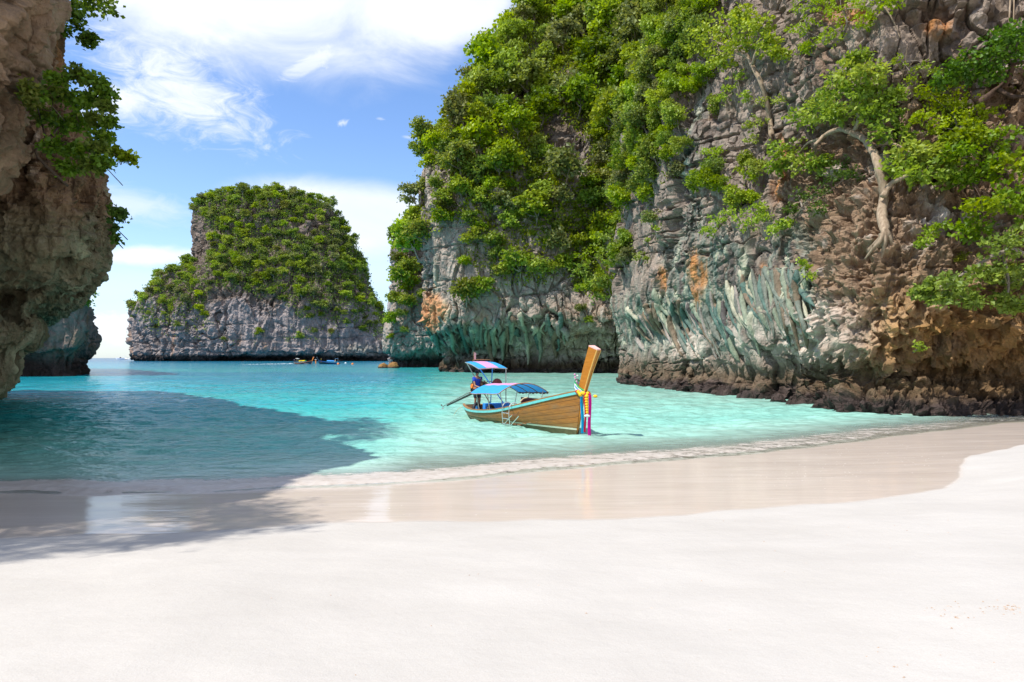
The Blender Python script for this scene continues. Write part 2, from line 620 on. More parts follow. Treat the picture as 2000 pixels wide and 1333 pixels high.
# ================================================================ centre cliff
def ctr():
    lv = [  # z, left silhouette px, front distance
        (-1.5, 872, 117.5), (-.2, 862, 116.5), (.5, 858, 116.5), (1.2, 868, 118), (2.4, 868, 118.5), (4.2, 862, 117.5), (6.0, 850, 115.5),
        (7.4, 832, 112.6), (8.6, 826, 111.6), (11, 822, 111.8), (14, 832, 112.8), (19, 830, 113), (24, 828, 113.5), (29, 828, 114), (34, 830, 115.5),
        (39, 836, 118), (43, 850, 121), (47, 878, 124), (51, 906, 127), (57, 946, 131), (64, 982, 136), (76, 1040, 144), (92, 1110, 156), (112, 1200, 172)]
    f = [0, .012, .05, .12, .22, .34, .46, .58, .66, .73, .80, .90, 1]
    rows = []
    for z, L, D in lv:
        row = [P(L + 60, 0, D + 60), P(L + 16, 0, D + 26)]
        for k in f:
            px = L + (1345 - L) * k
            d = D + 9 * math.exp(-k / .035) - 12 * k ** 1.5
            d += 5.5 * math.exp(-((px - 1165) / 42) ** 2) * sstep(np.array(z), 8., 16.) + 2.2 * math.exp(-((px - 1085) / 26) ** 2) * sstep(np.array(z), 26., 34.)
            row.append(P(px, 0, d))
        for r_ in row:
            r_[2] = z
        rows.append(row)
    return rows


def col_ctr(p, px, py, S, warp):
    c, a, b, s, s2 = weathered(p, S, warp, .6, .5, .5)
    c *= np.array([1.12, 1.09, 1.03])
    z = p[:, 2]
    st = fbm(np.stack([p[:, 0], p[:, 1], z * .03], 1) / (.32 * S) + warp * .12, 4, .65, off=61.)
    teal = .85 * sstep(z, 3.0, 4.6) * (1 - sstep(z + 1.2 * a, 6.6, 8.4)) * (1 - sstep(px + 40 * a, 1020, 1110))
    teal = np.maximum(teal, .8 * ell(px, py, 868, 575, 34, 70, .5) * sstep(s2, -.2, .3))
    lines = fbm(np.stack([p[:, 0], p[:, 1], z * .02], 1) / (.75 * S) + warp * .2, 3, .6, off=66.)
    teal = teal * sstep(lines + .8 * teal + .4 * a, .1, .6)
    c = mixc(c, teal * .85, np.array([.16, .165, .125]))
    c = mixc(c, teal * sstep(lines, .03, .16) * .95, np.array([.50, .47, .34]))
    c = mixc(c, teal * sstep(st, .2, .4) * .7, PALE)
    c = mixc(c, teal * sstep(-lines, .12, .30) * .85, DARK * .7)
    warm = sstep(z, 2.5, 4) * (1 - sstep(z, 9, 14)) * sstep(px, 1010, 1100)
    c = mixc(c, warm * .55, TAN * .75)
    c = mixc(c, warm * sstep(st, .05, .45) * .7, PALE)
    c = mixc(c, ell(px + 26 * a, py + 20 * b, 838, 612, 30, 38, .35) * .9, ORANGE * .9 + PALE * .12)
    c = mixc(c, ell(px, py, 935, 620, 45, 24, .6) * sstep(a, -.1, .3) * .8, ORANGE * .7 + GREY * .3)
    c = mixc(c, .55 * sstep(s2, .22, .5) * (1 - sstep(z, 14, 26)), ORANGE * .6 + GREY * .4)
    low = sstep(-z + .8 * b, -3.2, -1.2)
    c = mixc(c, low, UMBER * .55)
    c = mixc(c, sstep(-z + .4 * b, -1.0, -.4), TIDE)
    return mixc(c, sstep(z + 5 * a, 30, 44) * .7, UMBER * .6)


build_cliff('centre_cliff', ctr(), 720, 640, 2.0, col_ctr, ROCK['mid'],
            'tall cliff behind the wooden boat, overgrown with shrubs above a teal streaked foot', .3, .85, .75, .9, hidden=.1)


# ================================================================ rock at its foot, pale sliver behind it
def edge_wall(levels, right_px, slope, wrap=40):
    """levels: (photo row used only as a height gauge, left edge px, distance)"""
    rows = []
    for z, L, D in levels:
        row = [(L + 40, D + wrap * 1.5), (L + 10, D + wrap * .6), (L, D + wrap * .18), (L + 6, D + 2)]
        for k in (.25, .5, .75, 1):
            row.append((L + 6 + (right_px - L) * k, D + slope * k))
        rows.append([np.array([(a - CXP) / FPX * d, d, z]) for a, d in row])
    return rows


def gz(py, d):
    return CAM_H + (HOR - py) / FPX * d


def col_out(p, px, py, S, warp):
    c, a, b, s, s2 = weathered(p, S, warp, .55, .5, .5)
    c *= np.array([1.08, 1.06, 1.03])
    c = mixc(c, .7 * sstep(s2 + .3 * a, .15, .5), ORANGE * .5 + PALE * .4)
    c = mixc(c, sstep(-p[:, 2] + .9 * b, -4.2, -1.8), TIDE * .9)
    return mixc(c, sstep(p[:, 2] + 4 * a, 18, 30) * .6, UMBER * .7)


build_cliff('outer_cliff', edge_wall([(-2, 772, 181), (.2, 768, 180), (1.6, 770, 181), (3.0, 768, 180), (4.6, 752, 177), (7, 751, 176), (10, 755, 176), (13, 764, 177),
            (17, 768, 178), (21, 771, 178), (25, 775, 179), (29, 784, 180), (33, 797, 182), (37, 812, 186), (42, 838, 192), (50, 870, 200)], 900, -6),
            240, 340, 2.4, col_out, ROCK['mid'], 'bulging grey rock headland at the outer end of the tall cliff', .4, .6, .6, 1.0)


def col_pale(p, px, py, S, warp):
    c, a, b, s, s2 = weathered(p, S, warp, .35, .5, .5)
    c *= np.array([1.0, .98, 1.05])
    c = mixc(c, sstep(p[:, 2] + 6 * a, 50, 60) * .8, UMBER)
    return c


build_cliff('pale_cliff', edge_wall([(gz(q, 320), L, D) for q, L, D in ((712, 764, 320), (700, 763, 320), (650, 760, 320), (600, 762, 320), (550, 764, 320), (510, 766, 321),
            (480, 767, 322), (466, 769, 324), (452, 782, 328), (436, 806, 334), (420, 840, 342))], 900, 10, 60),
            130, 260, 4.0, col_pale, ROCK['far'], 'distant pale rock wall seen past the outer headland', .15, .45, .8, .7)


# ================================================================ right cliff
RB = [(1345, 100), (1262, 84), (1238, 74), (1228, 66), (1330, 52), (1430, 44.5), (1535, 38.5), (1612, 34.3), (1675, 31.6), (1765, 30.4), (1885, 29.8),
      (2015, 29.2), (2330, 27), (3200, 22)]


def rgt():
    B = np.array([P(a, HOR, d)[:2] for a, d in RB])
    T = np.gradient(B, axis=0)
    T /= np.linalg.norm(T, axis=1, keepdims=True)
    Nn = np.stack([T[:, 1], -T[:, 0]], 1)
    Nn = np.where((Nn @ np.array([-.6, -.8]) < 0)[:, None], -Nn, Nn)
    #        z     hid  hid  edge 1228 1330 1430 1535 1612 1675 1765 1885 2015 far  far
    tab = [(-1.5, [.1, .1, .2, .3, .5, .5, .5, .5, .5, .5, .6, .6, .6, .6]),
           (-.1, [.1, .1, .1, .1, .3, .3, .3, .3, .3, .3, .4, .4, .4, .4]),
           (.45, [0, 0, 0, -.1, 0, 0, 0, -.1, -.1, -.1, -.1, -.1, -.1, -.1]),
           (.9, [-.3, -.3, -.3, -.3, -.3, -.4, -.4, -.5, -.6, -.7, -.7, -.7, -.6, -.6]),
           (1.7, [-.3, -.3, -.3, -.3, -.3, -.4, -.5, -.7, -.8, -1.0, -1.1, -1.1, -1, -1]),
           (2.6, [-.2, -.2, -.2, -.3, -.1, .1, .0, -.1, -.2, -.4, -.5, -.5, -.5, -.5]),
           (3.8, [-.2, -.2, -.2, -.4, -.2, .5, .6, .5, .4, .1, .1, .1, .0, .0]),
           (5.0, [-.1, 0, 0, -.1, -.3, .4, .6, .6, .5, .4, .3, .3, .2, .2]),
           (6.3, [.2, .3, .5, .6, .2, .0, .2, .4, .4, .4, .4, .4, .3, .3]),
           (7.6, [.4, .5, .9, 1.1, .6, .0, -.2, -.1, -.1, .1, .2, .3, .3, .3]),
           (9.2, [.4, .5, .9, 1.0, .6, .0, -.7, -.8, -.9, -.6, -.3, 0, .2, .2]),
           (11, [.3, .4, .7, .9, .4, -.3, -1.2, -1.7, -2.0, -1.8, -1.3, -.8, -.5, -.3]),
           (13.2, [.2, .3, .6, .8, .2, -.6, -1.6, -2.3, -2.7, -2.6, -2.0, -1.5, -1, -.8]),
           (14.8, [.1, .2, .5, .6, .0, -.8, -1.8, -2.5, -2.9, -2.8, -2.2, -1.7, -1.2, -1]),
           (16.0, [0, .1, .3, .4, -.1, -.9, -1.3, -1.4, -1.6, -1.5, -1.2, -.9, -.6, -.4]),
           (18, [0, 0, .1, .2, -.2, -1.0, -1.2, -1.1, -1.2, -1.1, -.8, -.6, -.3, 0]),
           (22, [-.3, -.3, -.3, -.3, -.7, -1.5, -1.6, -1.4, -1.3, -1.1, -.8, -.4, 0, .2]),
           (27, [-1.2, -1.3, -1.6, -1.6, -1.7, -2.2, -2.2, -1.9, -1.6, -1.4, -1, -.5, 0, .3]),
           (34, [-3.5, -3.6, -4.0, -4.0, -3.8, -3.8, -3.5, -3, -2.6, -2.2, -1.6, -.8, 0, .3]),
           (46, [-8, -8, -8, -8, -7.5, -7, -6.5, -6, -5.5, -5, -4, -3, -2, -2]),
           (62, [-15, -15, -15, -15, -14, -13, -12, -12, -11, -11, -10, -9, -8, -8])]
    return [[np.array([*(B[k] + Nn[k] * o_[k]), z]) for k in range(len(B))] for z, o_ in tab]


def ext_rgt(p, px, py, warp):
    z = p[:, 2]
    e = np.zeros(len(p))
    wob = 14 * warp[:, 0] + 8 * warp[:, 1]
    for x0, y0, x1, y1, wd, dep in ((1352, 120, 1338, 560, 9, 1.5), (1440, 190, 1395, 470, 7, .9), (1405, 60, 1420, 360, 16, 1.0), (1510, 240, 1500, 420, 12, 1.1), (1290, 300, 1300, 560, 6, .5),
                                    (1470, 470, 1590, 690, 6, .8), (1620, 420, 1700, 640, 10, .9), (1700, 470, 1760, 640, 9, .9), (1815, 500, 1850, 700, 9, .8), (1915, 520, 1905, 720, 12, 1.0),
                                    (1560, 620, 1610, 760, 7, .6), (1700, 700, 1660, 790, 10, .7), (1640, -40, 1730, 90, 8, 1.0), (1780, 20, 1880, 130, 7, .8), (1560, 470, 1660, 560, 8, .7)):
        t_ = np.clip(((px - x0) * (x1 - x0) + (py - y0) * (y1 - y0)) / ((x1 - x0) ** 2 + (y1 - y0) ** 2), 0, 1)
        dist = np.hypot(px + wob - x0 - t_ * (x1 - x0), py + wob * .5 - y0 - t_ * (y1 - y0))
        e -= dep * np.exp(-(dist / wd) ** 2)
    # hollow under the hanging slabs, where the trees stand
    e -= 1.7 * ell(px, py, 1690, 235, 210, 95, .5) + 1.3 * ell(px, py, 1960, 330, 110, 190, .5)
    e += .9 * ell(px, py + 12 * warp[:, 0], 1760, 80, 190, 62, .3) + .7 * ell(px, py, 1590, 110, 80, 50, .3)
    # buttresses between the streaked hollows
    e += .7 * ell(px, py, 1300, 440, 42, 190, .6) + .7 * ell(px, py, 1395, 300, 36, 170, .6) - .8 * ell(px, py, 1330, 640, 120, 40, .6)
    for cx, cy, r in ((1690, 640, 10), (1742, 596, 8), (1822, 680, 9), (1905, 770, 26), (1760, 770, 22), (1650, 770, 14), (1700, 470, 14), (1790, 455, 18), (1590, 790, 10)):
        e -= 1.0 * ell(px, py, cx, cy, r, r * 1.3, .6)
    return e


def sty_rgt(p, px, py):
    z = p[:, 2]
    rough = sstep(px + (z - 6) * 4, 1480, 1600)
    upper = sstep(z, 14.5, 16.5)
    skirt = sstep(-z, -1.3, -.5)
    drip = ell(px, py, 1370, 600, 190, 110, .4) * sstep(z, 2.2, 3.4)
    jag = np.clip(.16 + .80 * rough * (1 - .75 * upper) + .22 * skirt - .12 * drip, .05, 1)
    block = np.clip(.85 - .55 * rough * (1 - upper) + .1 * upper - .6 * drip, .08, 1.1)
    flute = np.clip(.85 - .35 * rough + .35 * drip, .1, 1)
    return jag, block, flute


def col_rgt(p, px, py, S, warp):
    z = p[:, 2]
    c, a, b, s, s2 = weathered(p, S * 1.3, warp, .8, .6, .95)
    c *= np.array([.85, .79, .73])
    c = mixc(c, .75 * sstep(s2 + .25 * s, .20, .42) * sstep(z, 4, 9), DARK * .5)
    st = fbm(np.stack([p[:, 0], p[:, 1], z * .035], 1) / (.34 * S) + warp * .16, 4, .65, off=61.)
    # tan and ochre karst
    k = sstep(px + (z - 6) * 4 + 60 * a, 1500, 1620) * (1 - .8 * sstep(z + 1.5 * a, 13.5, 16.5))
    c = mixc(c, k * .85, TAN)
    c = mixc(c, k * .75 * sstep(b + .3 * a, .08, .42), PALE)
    c = mixc(c, k * .8 * sstep(-b + .5 * a, .06, .38), UMBER)
    c = mixc(c, .75 * sstep(px + 80 * b, 1620, 1760) * (1 - sstep(z + 2 * a, 4.0, 7.5)) * sstep(a + .8 * b, -.3, .3), OCHRE)
    # blue-green drip stains
    t = ell(px, py, 1330, 628, 155, 66, .5)
    t = np.maximum(t, ell(px - (py - 560) * .28, py, 1405, 560, 95, 120, .45))
    t = np.maximum(t, ell(px, py, 1545, 560, 50, 130, .5) * .9)
    t = np.maximum(t, .8 * ell(px, py, 1355, 330, 18, 180, .5))
    t *= sstep(s2 + .9 * t + .5 * st, -.05, .45)
    lines = fbm(np.stack([p[:, 0], p[:, 1], z * .02], 1) / (.62 * S) + warp * .22, 3, .6, off=66.)
    c = mixc(c, t * .85 * sstep(lines + .3 * st, -.3, .10), np.array([.095, .165, .135]))
    c = mixc(c, t * .9 * sstep(lines, .10, .26), MINT)
    c = mixc(c, t * .8 * sstep(st, .20, .40), PALE * .9 + MINT * .15)
    c = mixc(c, t * .85 * sstep(-lines + .3 * st, .16, .34), DARK * .75)
    c = mixc(c, t * .5 * sstep(-st, .24, .42), np.array([.22, .15, .09]))
    # pale nodular belt below the stains; pinkish sunlight is put into its colour
    n = ell(px + 24 * a, py + 26 * b, 1450, 684, 150, 44, .35) + .9 * ell(px, py, 1600, 650, 90, 70, .5)
    c = mixc(c, .85 * n * sstep(b + a, -.5, .1), PALE * 1.12 + np.array([.05, .02, 0]))
    # rust
    for cx, cy, rx, ry in ((1372, 545, 13, 52), (1362, 500, 10, 26), (1288, 548, 12, 26), (1512, 330, 13, 62), (1830, 50, 26, 22), (1660, 30, 30, 20),
                           (1905, 128, 26, 20), (1480, 545, 7, 30)):
        c = mixc(c, .85 * ell(px + 14 * b, py, cx, cy, rx, ry, .5) * sstep(a + st, -.35, .25), ORANGE)
    c = mixc(c, .4 * sstep(s2, .25, .55), ORANGE * .45 + GREY * .5)
    low = sstep(-z + .9 * b + .5 * a, -3.2, -1.2)
    c = mixc(c, low * .8, UMBER * .8)
    c = mixc(c, sstep(-z + .6 * b, -1.05, -.5), TIDE)
    c = mixc(c, sstep(-z, -1.25, -.65) * sstep(b, .15, .5) * .5, np.array([.16, .115, .095]))
    return c


build_cliff('right_cliff', rgt(), 900, 700, 1.0, col_rgt, ROCK['near'],
            'near cliff rising from the beach, teal drip stains running into jagged tan rock', sty_rgt, None, None, 1.0, hidden=.06)


# ================================================================ left cliffs
def lft():
    lv = [  # height gauge (photo row), right edge px, recess of the front
        (1010, -420, 1), (930, -260, 1), (860, -110, 0), (815, -40, 0), (790, -12, 0), (772, 12, 0), (755, 30, 0), (735, 40, .3), (705, 43, .6), (688, 48, .6), (668, 74, .6), (645, 82, .6), (628, 76, 1.2),
        (612, 54, 2), (590, 60, 2.6), (572, 92, 2.2), (556, 140, 1.2), (540, 164, .6), (520, 172, .2), (503, 188, 0), (478, 196, 0), (440, 201, 0), (390, 204, 0), (335, 194, 0),
        (275, 170, 0), (225, 148, 0), (180, 132, 0), (140, 122, 0), (80, 108, 0), (0, 92, 0), (-120, 60, 0), (-220, -40, 0), (-340, -420, 0), (-480, -1000, 0)]
    rows = []
    for q, E, rec in lv:
        z = gz(q, 20)
        row = [(E - 60, 46), (E - 30, 31), (E - 8, 23.4), (E, 20.4), (E - 16, 19.5 + rec * .25), (E - 52, 18.8 + rec * .8), (E - 105, 18.1 + rec * .8), (min(-110, E - 170), 17.2), (min(-300, E - 340), 15.2), (min(-700, E - 700), 13), (min(-1500, E - 1500), 10)]
        rows.append([np.array([(a - CXP) / FPX * d, d, z]) for a, d in row[::-1]])
    return rows


def col_lft(p, px, py, S, warp):
    z = p[:, 2]
    c, a, b, s, s2 = weathered(p, S * 1.5, warp, .5, .5, .45)
    c = mixc(c, .75, TAN * 1.05)
    c = mixc(c, .7 * sstep(b + .6 * a, .10, .36), PALE * 1.05)
    c = mixc(c, .85 * sstep(-b + .4 * a, .02, .30), UMBER * .8)
    c = mixc(c, .8 * sstep(s + .3 * s2, .10, .30), UMBER * .5)
    c *= np.array([.82, .74, .62])
    c = mixc(c, .7 * sstep(s2 + a * .5, .1, .45), ORANGE * .55 + UMBER * .5)
    t = (1 - sstep(z + .8 * a, 5.6, 6.8))
    c = mixc(c, t * .6, np.array([.20, .20, .12]))
    c = mixc(c, t * .7 * sstep(s2, .0, .35), np.array([.36, .38, .25]))
    c = mixc(c, .7 * sstep(s, .15, .4), UMBER * .7)
    c = mixc(c, sstep(-z + .5 * b, -.9, -.3), TIDE)
    return c


def seg_field(px, py, segs, wob):
    e = np.zeros(len(px))
    for pts, wd, dep in segs:
        best = np.full(len(px), 1e9)
        for (x0, y0), (x1, y1) in zip(pts[:-1], pts[1:]):
            t_ = np.clip(((px - x0) * (x1 - x0) + (py - y0) * (y1 - y0)) / ((x1 - x0) ** 2 + (y1 - y0) ** 2), 0, 1)
            best = np.minimum(best, np.hypot(px + wob - x0 - t_ * (x1 - x0), py + wob * .6 - y0 - t_ * (y1 - y0)))
        e += dep * np.exp(-(best / wd) ** 2)
    return e


def ext_lft(p, px, py, warp):
    return seg_field(px, py, [
        ([(-20, 560), (30, 505), (70, 472), (108, 486), (132, 530)], 9, .55), ([(-20, 590), (36, 528), (76, 502), (104, 528)], 9, -.9), ([(0, 620), (36, 572), (70, 545), (96, 550)], 7, .5),
        ([(8, 650), (42, 596), (70, 572)], 7, -.8), ([(30, 600), (22, 680), (8, 765)], 9, .6), ([(46, 610), (48, 690), (36, 740)], 6, -.8), ([(4, 600), (-6, 700)], 8, -.7),
        ([(60, 330), (74, 400), (66, 450)], 8, -.8), ([(110, 350), (128, 420), (120, 470)], 8, .5), ([(150, 380), (156, 450), (150, 520)], 7, -.8), ([(180, 400), (184, 470)], 7, .5),
        ([(20, 380), (30, 440)], 9, -.9), ([(100, 240), (90, 330)], 10, -.6), ([(125, 520), (140, 560), (152, 590)], 8, .5), ([(112, 500), (118, 540)], 6, -.7)], 8 * warp[:, 0])


def sty_lft(p, px, py):
    z = p[:, 2]
    low = 1 - sstep(z, 5.6, 7.0)
    return .62 - .35 * low, .4 - .2 * low, .95 + .1 * low


build_cliff('left_cliff', lft(), 560, 680, .5, col_lft, ROCK['near'],
            'shaded brown cliff overhanging the water with a hollow arch at its foot', sty_lft, None, None, .9, hidden=.08)


def slab():
    lv = [(-1, -900), (1.5, -760), (4, -420), (6.2, -150), (7.4, -40), (8.2, 6), (9.0, 26), (9.8, 46), (10.5, 66), (11.1, 86), (11.7, 103), (12.2, 96), (12.8, 60), (13.6, -40), (15, -260), (18, -700)]
    rows = []
    for z, E in lv:
        row = [(E - 190, 29), (E - 90, 24), (E - 26, 20), (E, 18), (E - 22, 16.8), (E - 90, 15.4), (E - 360, 13.6), (E - 510, 12.0), (E - 700, 10.2), (E - 1040, 8.8), (E - 1550, 7.8), (E - 2700, 6.9), (E - 5600, 6.3)]
        k_ = max(z - 13.5, 0) * .2
        row = [(a, (d + k_) * .85) for a, d in row]
        z = CAM_H + (z - CAM_H) * .85
        rows.append([np.array([(a - CXP) / FPX * d, d, z]) for a, d in row[::-1]])
    return rows


def col_slab(p, px, py, S, warp):
    c, a, b, s, s2 = weathered(p, S * 2, warp, .5, .5, .5)
    c = mixc(c, .55, TAN)
    c = mixc(c, .6 * sstep(s2 + .4 * a, .0, .4), PALE)
    c = mixc(c, .75 * sstep(s, .05, .3), UMBER * .8)
    c *= np.array([.86, .78, .66])
    return c


build_cliff('overhanging_rock', slab(), 300, 420, .8, col_slab, ROCK['near'],
            'brown rock slab overhanging the top corner beside the shaded cliff', .25, .35, .8, .8, hidden=.1)


def bck():
    d0 = 93
    lv = [(-1.5, 168, 0), (.1, 160, 0), (.8, 152, 1), (1.8, 152, 1.5), (2.8, 158, .5), (3.6, 168, 0), (4.6, 176, 0), (6, 179, 0), (8, 173, 0), (10, 168, 0), (12, 163, 0), (15, 158, 0), (20, 140, 0),
          (25, 60, 0), (30, -60, 0), (36, -200, 0)]
    rows = []
    for z, E, rec in lv:
        row = [(E - 30, 150), (E - 8, 122), (E, 106), (E - 4, 98), (E - 18, d0 + rec), (E - 70, d0 - 1 + rec), (E - 120, d0 - 2 + rec), (E - 180, d0 - 4 + rec), (E - 320, d0 - 9)]
        rows.append([np.array([(a - CXP) / FPX * d, d, z]) for a, d in row[::-1]])
    return rows


def col_bck(p, px, py, S, warp):
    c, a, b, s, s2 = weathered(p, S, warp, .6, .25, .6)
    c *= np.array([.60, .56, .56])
    c = mixc(c, .35 * sstep(s2 + a * .4, -.1, .4), TEAL * .6)
    c = mixc(c, .7 * (1 - sstep(p[:, 2] + 2 * a, 4, 7)) * sstep(b, -.2, .3), TAN * .7)
    c = mixc(c, .5 * sstep(s2, .2, .5), OCHRE * .6)
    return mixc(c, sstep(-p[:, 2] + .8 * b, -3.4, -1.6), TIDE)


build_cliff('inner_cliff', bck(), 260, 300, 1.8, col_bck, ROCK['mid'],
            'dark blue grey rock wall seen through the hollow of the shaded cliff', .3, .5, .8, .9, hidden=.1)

# ================================================================ beach, sea bed, sea
SHX = np.array([-400, -60, -34, -24, -16, -9.6, -5.5, -2.6, 0, 3.6, 6.8, 10.2, 14.4, 19, 24, 30, 60, 400.])
SHY = np.array([14, 14, 13.2, 12.6, 12.4, 12.55, 12.75, 13.4, 14.6, 16.6, 18.0, 20.4, 23.2, 26.2, 28.5, 30, 34, 40.])
WTX = np.array([-400, -30, -14, -6.6, -4.4, -2.9, -1.6, 0, 1.6, 3.1, 4.9, 6.4, 7.7, 8.7, 9.6, 10.9, 13.4, 17, 24, 60, 400.])
WTY = np.array([8, 8, 8.3, 8.75, 9.1, 9.5, 9.72, 9.7, 9.85, 10.3, 10.85, 11.4, 12.1, 13.3, 14.6, 16.2, 18, 20.5, 23, 26, 32.])


def shore_y(x):
    return np.interp(x, SHX, SHY) + .10 * np.sin(x * 1.1) * np.exp(-np.abs(x) / 40) + .05 * np.sin(x * 2.7 + 1)


def wet_y(x):
    return np.interp(x, WTX, WTY) + .05 * np.sin(x * 1.9 + .6) * np.exp(-np.abs(x) / 40) + .03 * np.sin(x * 4.3)


def ground_z(x, y):
    sh, wt = shore_y(x), wet_y(x)
    t = (sh - y) / np.maximum(sh - wt, .5)
    dry = .18 + np.minimum((wt - y) * .098, 1.6)
    dry = np.minimum(dry, .18 + (wt - y) * .098)
    dry = np.where(wt - y > 16, .18 + 16 * .098 + (wt - y - 16) * .02, dry)
    sea = -.085 * (y - sh) - .0006 * np.maximum(y - sh, 0) ** 2
    z = np.where(t < 0, np.maximum(sea, -14), np.where(t < 1, .18 * t, dry))
    return z


def warp_axis(lo, hi, fine_lo, fine_hi, step, grow=1.12):
    a = list(np.arange(fine_lo, fine_hi, step))
    s, v = step, fine_hi
    while v < hi:
        a.append(v)
        s *= grow
        v += s
    a.append(hi)
    s, v, b = step, fine_lo, []
    while v > lo:
        s *= grow
        v -= s
        b.append(max(v, lo))
    return np.array(b[::-1] + a)


def sheet(xs, ys, zf):
    X, Y = np.meshgrid(xs, ys)
    x, y = X.ravel(), Y.ravel()
    return x, y, zf(x, y), grid_faces(len(ys), len(xs))


# --- sand
m_sand, t = new_mat('beach_sand')
pos = t.n('ShaderNodeNewGeometry').outputs['Position']
wet = t.attr('wet', 'Fac')
nb = t.noise(t.vec(pos, (1, 1.6, 1)), .55, 5, .55)
nm = t.noise(pos, 6, 6, .65)
ng = t.noise(pos, 90, 3, .6)
dry_c = t.mix(t.rng(nb, .3, .7), (.455, .428, .388), (.51, .482, .44))
dry_c = t.mix(t.rng(ng, .35, .75, 0, .35), dry_c, (.38, .32, .27))
wet_c = t.mix(t.rng(t.noise(t.vec(pos, (.35, 2.4, 1)), 1.4, 5, .6), .3, .7), (.51, .42, .345), (.58, .49, .415))
f_wet = t.rng(wet, .0, 1.0)
sand_c = t.mix(f_wet, dry_c, wet_c)
h_dry = t.m('ADD', t.m('MULTIPLY', nm, .5), t.m('MULTIPLY', nb, 1.6))
h_dry = t.m('ADD', h_dry, t.m('MULTIPLY', ng, .10))
h = t.m('MULTIPLY', h_dry, t.rng(wet, 0, .5, 1, .02))
ripple = t.noise(t.vec(pos, (.8, 5.0, 1)), 1.5, 3, .5)
h = t.m('ADD', h, t.m('MULTIPLY', ripple, t.m('MULTIPLY', wet, .05)))
bs = t.n('ShaderNodeBsdfPrincipled')
t.put(bs.inputs['Base Color'], sand_c)
t.put(bs.inputs['Roughness'], t.rng(wet, .1, .9, .95, .55))
bs.inputs['Specular IOR Level'].default_value = .3
t.put(bs.inputs['Coat Weight'], t.m('MULTIPLY', t.rng(wet, .35, .8), .62))
bs.inputs['Coat Roughness'].default_value = .07
bs.inputs['Coat IOR'].default_value = 1.33
t.put(bs.inputs['Normal'], t.bump(h, .55, .035))
t.put(bs.inputs['Coat Normal'], t.bump(t.m('MULTIPLY', ripple, wet), .25, .02))
finish(t, bs.outputs[0])

xs = warp_axis(-20000, 20000, -16, 24, .11)
ys = warp_axis(-900, 20000, 2.0, 29, .09)


def zsand(x, y):
    z = ground_z(x, y)
    q = np.stack([x, y, x * 0], 1)
    dry = sstep(wet_y(x) - y, -.2, 1.0)
    return z + dry * (.055 * fbm(q / 2.6, 3, off=4.) + .016 * fbm(q / .5, 3, off=9.)) + .012 * fbm(q * [.4, 1, 1] / 1.2, 2, off=2.)


x, y, z, F = sheet(xs, ys, zsand)
q_ = np.stack([x, y, x * 0], 1)
edge = (y - wet_y(x)) + .10 * fbm(q_ / .8, 3, off=14.)
wetv = np.where(y < 60, sstep(edge, -.06, .09), 1)
me = np_mesh('beach', np.stack([x, y, z], 1), F, [m_sand], True, attrs={'wet': wetv})
beach = tag(link(bpy.data.objects.new('beach', me)), 'white sand beach with a smooth wet margin along the water', None, None, 'structure')

# --- sea
m_sea, t = new_mat('sea_water')
pos = t.n('ShaderNodeNewGeometry').outputs['Position']
dep = t.attr('depth', 'Fac')
patch = t.noise(t.vec(pos, (.018, .05, 1)), 1.0, 5, .6)
patch2 = t.noise(t.vec(pos, (.08, .35, 1)), 1.0, 4, .6)
dv = t.m('MULTIPLY', dep, t.m('ADD', t.rng(patch, .3, .7, .55, 1.5), t.rng(patch2, .3, .7, -.22, .22)))
lg = t.m('DIVIDE', t.m('LOGARITHM', t.m('MAXIMUM', dv, .02), 2.0), 10.0)                       # depth doubles every tenth
body = t.ramp(t.m('ADD', lg, .4), [(.0, (.52, .52, .44)), (.10, (.47, .54, .46)), (.22, (.38, .54, .455)), (.34, (.26, .52, .43)), (.46, (.13, .465, .40)),
                                  (.58, (.03, .37, .37)), (.72, (.004, .24, .33)), (.90, (.002, .13, .27)), (1.0, (.002, .08, .20))])
b1 = t.noise(t.vec(pos, (1.1, 2.1, 1), rot=(0, 0, R(8))), 1.0, 3, .55, dist=.4)
b2 = t.noise(t.vec(pos, (3.4, 6.0, 1), rot=(0, 0, R(-6))), 1.0, 4, .6, dist=.3)
b3 = t.noise(t.vec(pos, (.10, .30, 1)), 1.0, 3, .5)
hh = t.m('ADD', t.m('MULTIPLY', b1, 1.0), t.m('ADD', t.m('MULTIPLY', b2, .4), t.m('MULTIPLY', b3, 1.6)))
calm = t.rng(dep, .0, .6, .10, 1.0)
nrm = t.bump(t.m('MULTIPLY', hh, calm), 1.0, .16)
dif = t.n('ShaderNodeBsdfDiffuse')
t.put(dif.inputs['Color'], body)
t.put(dif.inputs['Normal'], t.bump(t.m('MULTIPLY', hh, calm), .8, .25))
tr = t.n('ShaderNodeBsdfTransparent')
tr.inputs['Color'].default_value = (.93, .98, .96, 1)
gl = t.n('ShaderNodeBsdfGlossy')
gl.inputs['Roughness'].default_value = .06
t.put(gl.inputs['Normal'], nrm)
fr = t.n('ShaderNodeFresnel')
fr.inputs['IOR'].default_value = 1.33
clear_f = t.rng(dep, .0, .45, .03, 1.0)
mx = t.n('ShaderNodeMixShader')
t.put(mx.inputs[0], clear_f)
t.put(mx.inputs[1], tr.outputs[0])
t.put(mx.inputs[2], dif.outputs[0])
mx2 = t.n('ShaderNodeMixShader')
t.put(mx2.inputs[0], t.m('MULTIPLY', fr.outputs[0], .66))
t.put(mx2.inputs[1], mx.outputs[0])
t.put(mx2.inputs[2], gl.outputs[0])
finish(t, mx2.outputs[0])

xs = warp_axis(-20000, 20000, -22, 22, .10, 1.05)
ys = warp_axis(5.0, 25000, 11.5, 32, .055, 1.03)


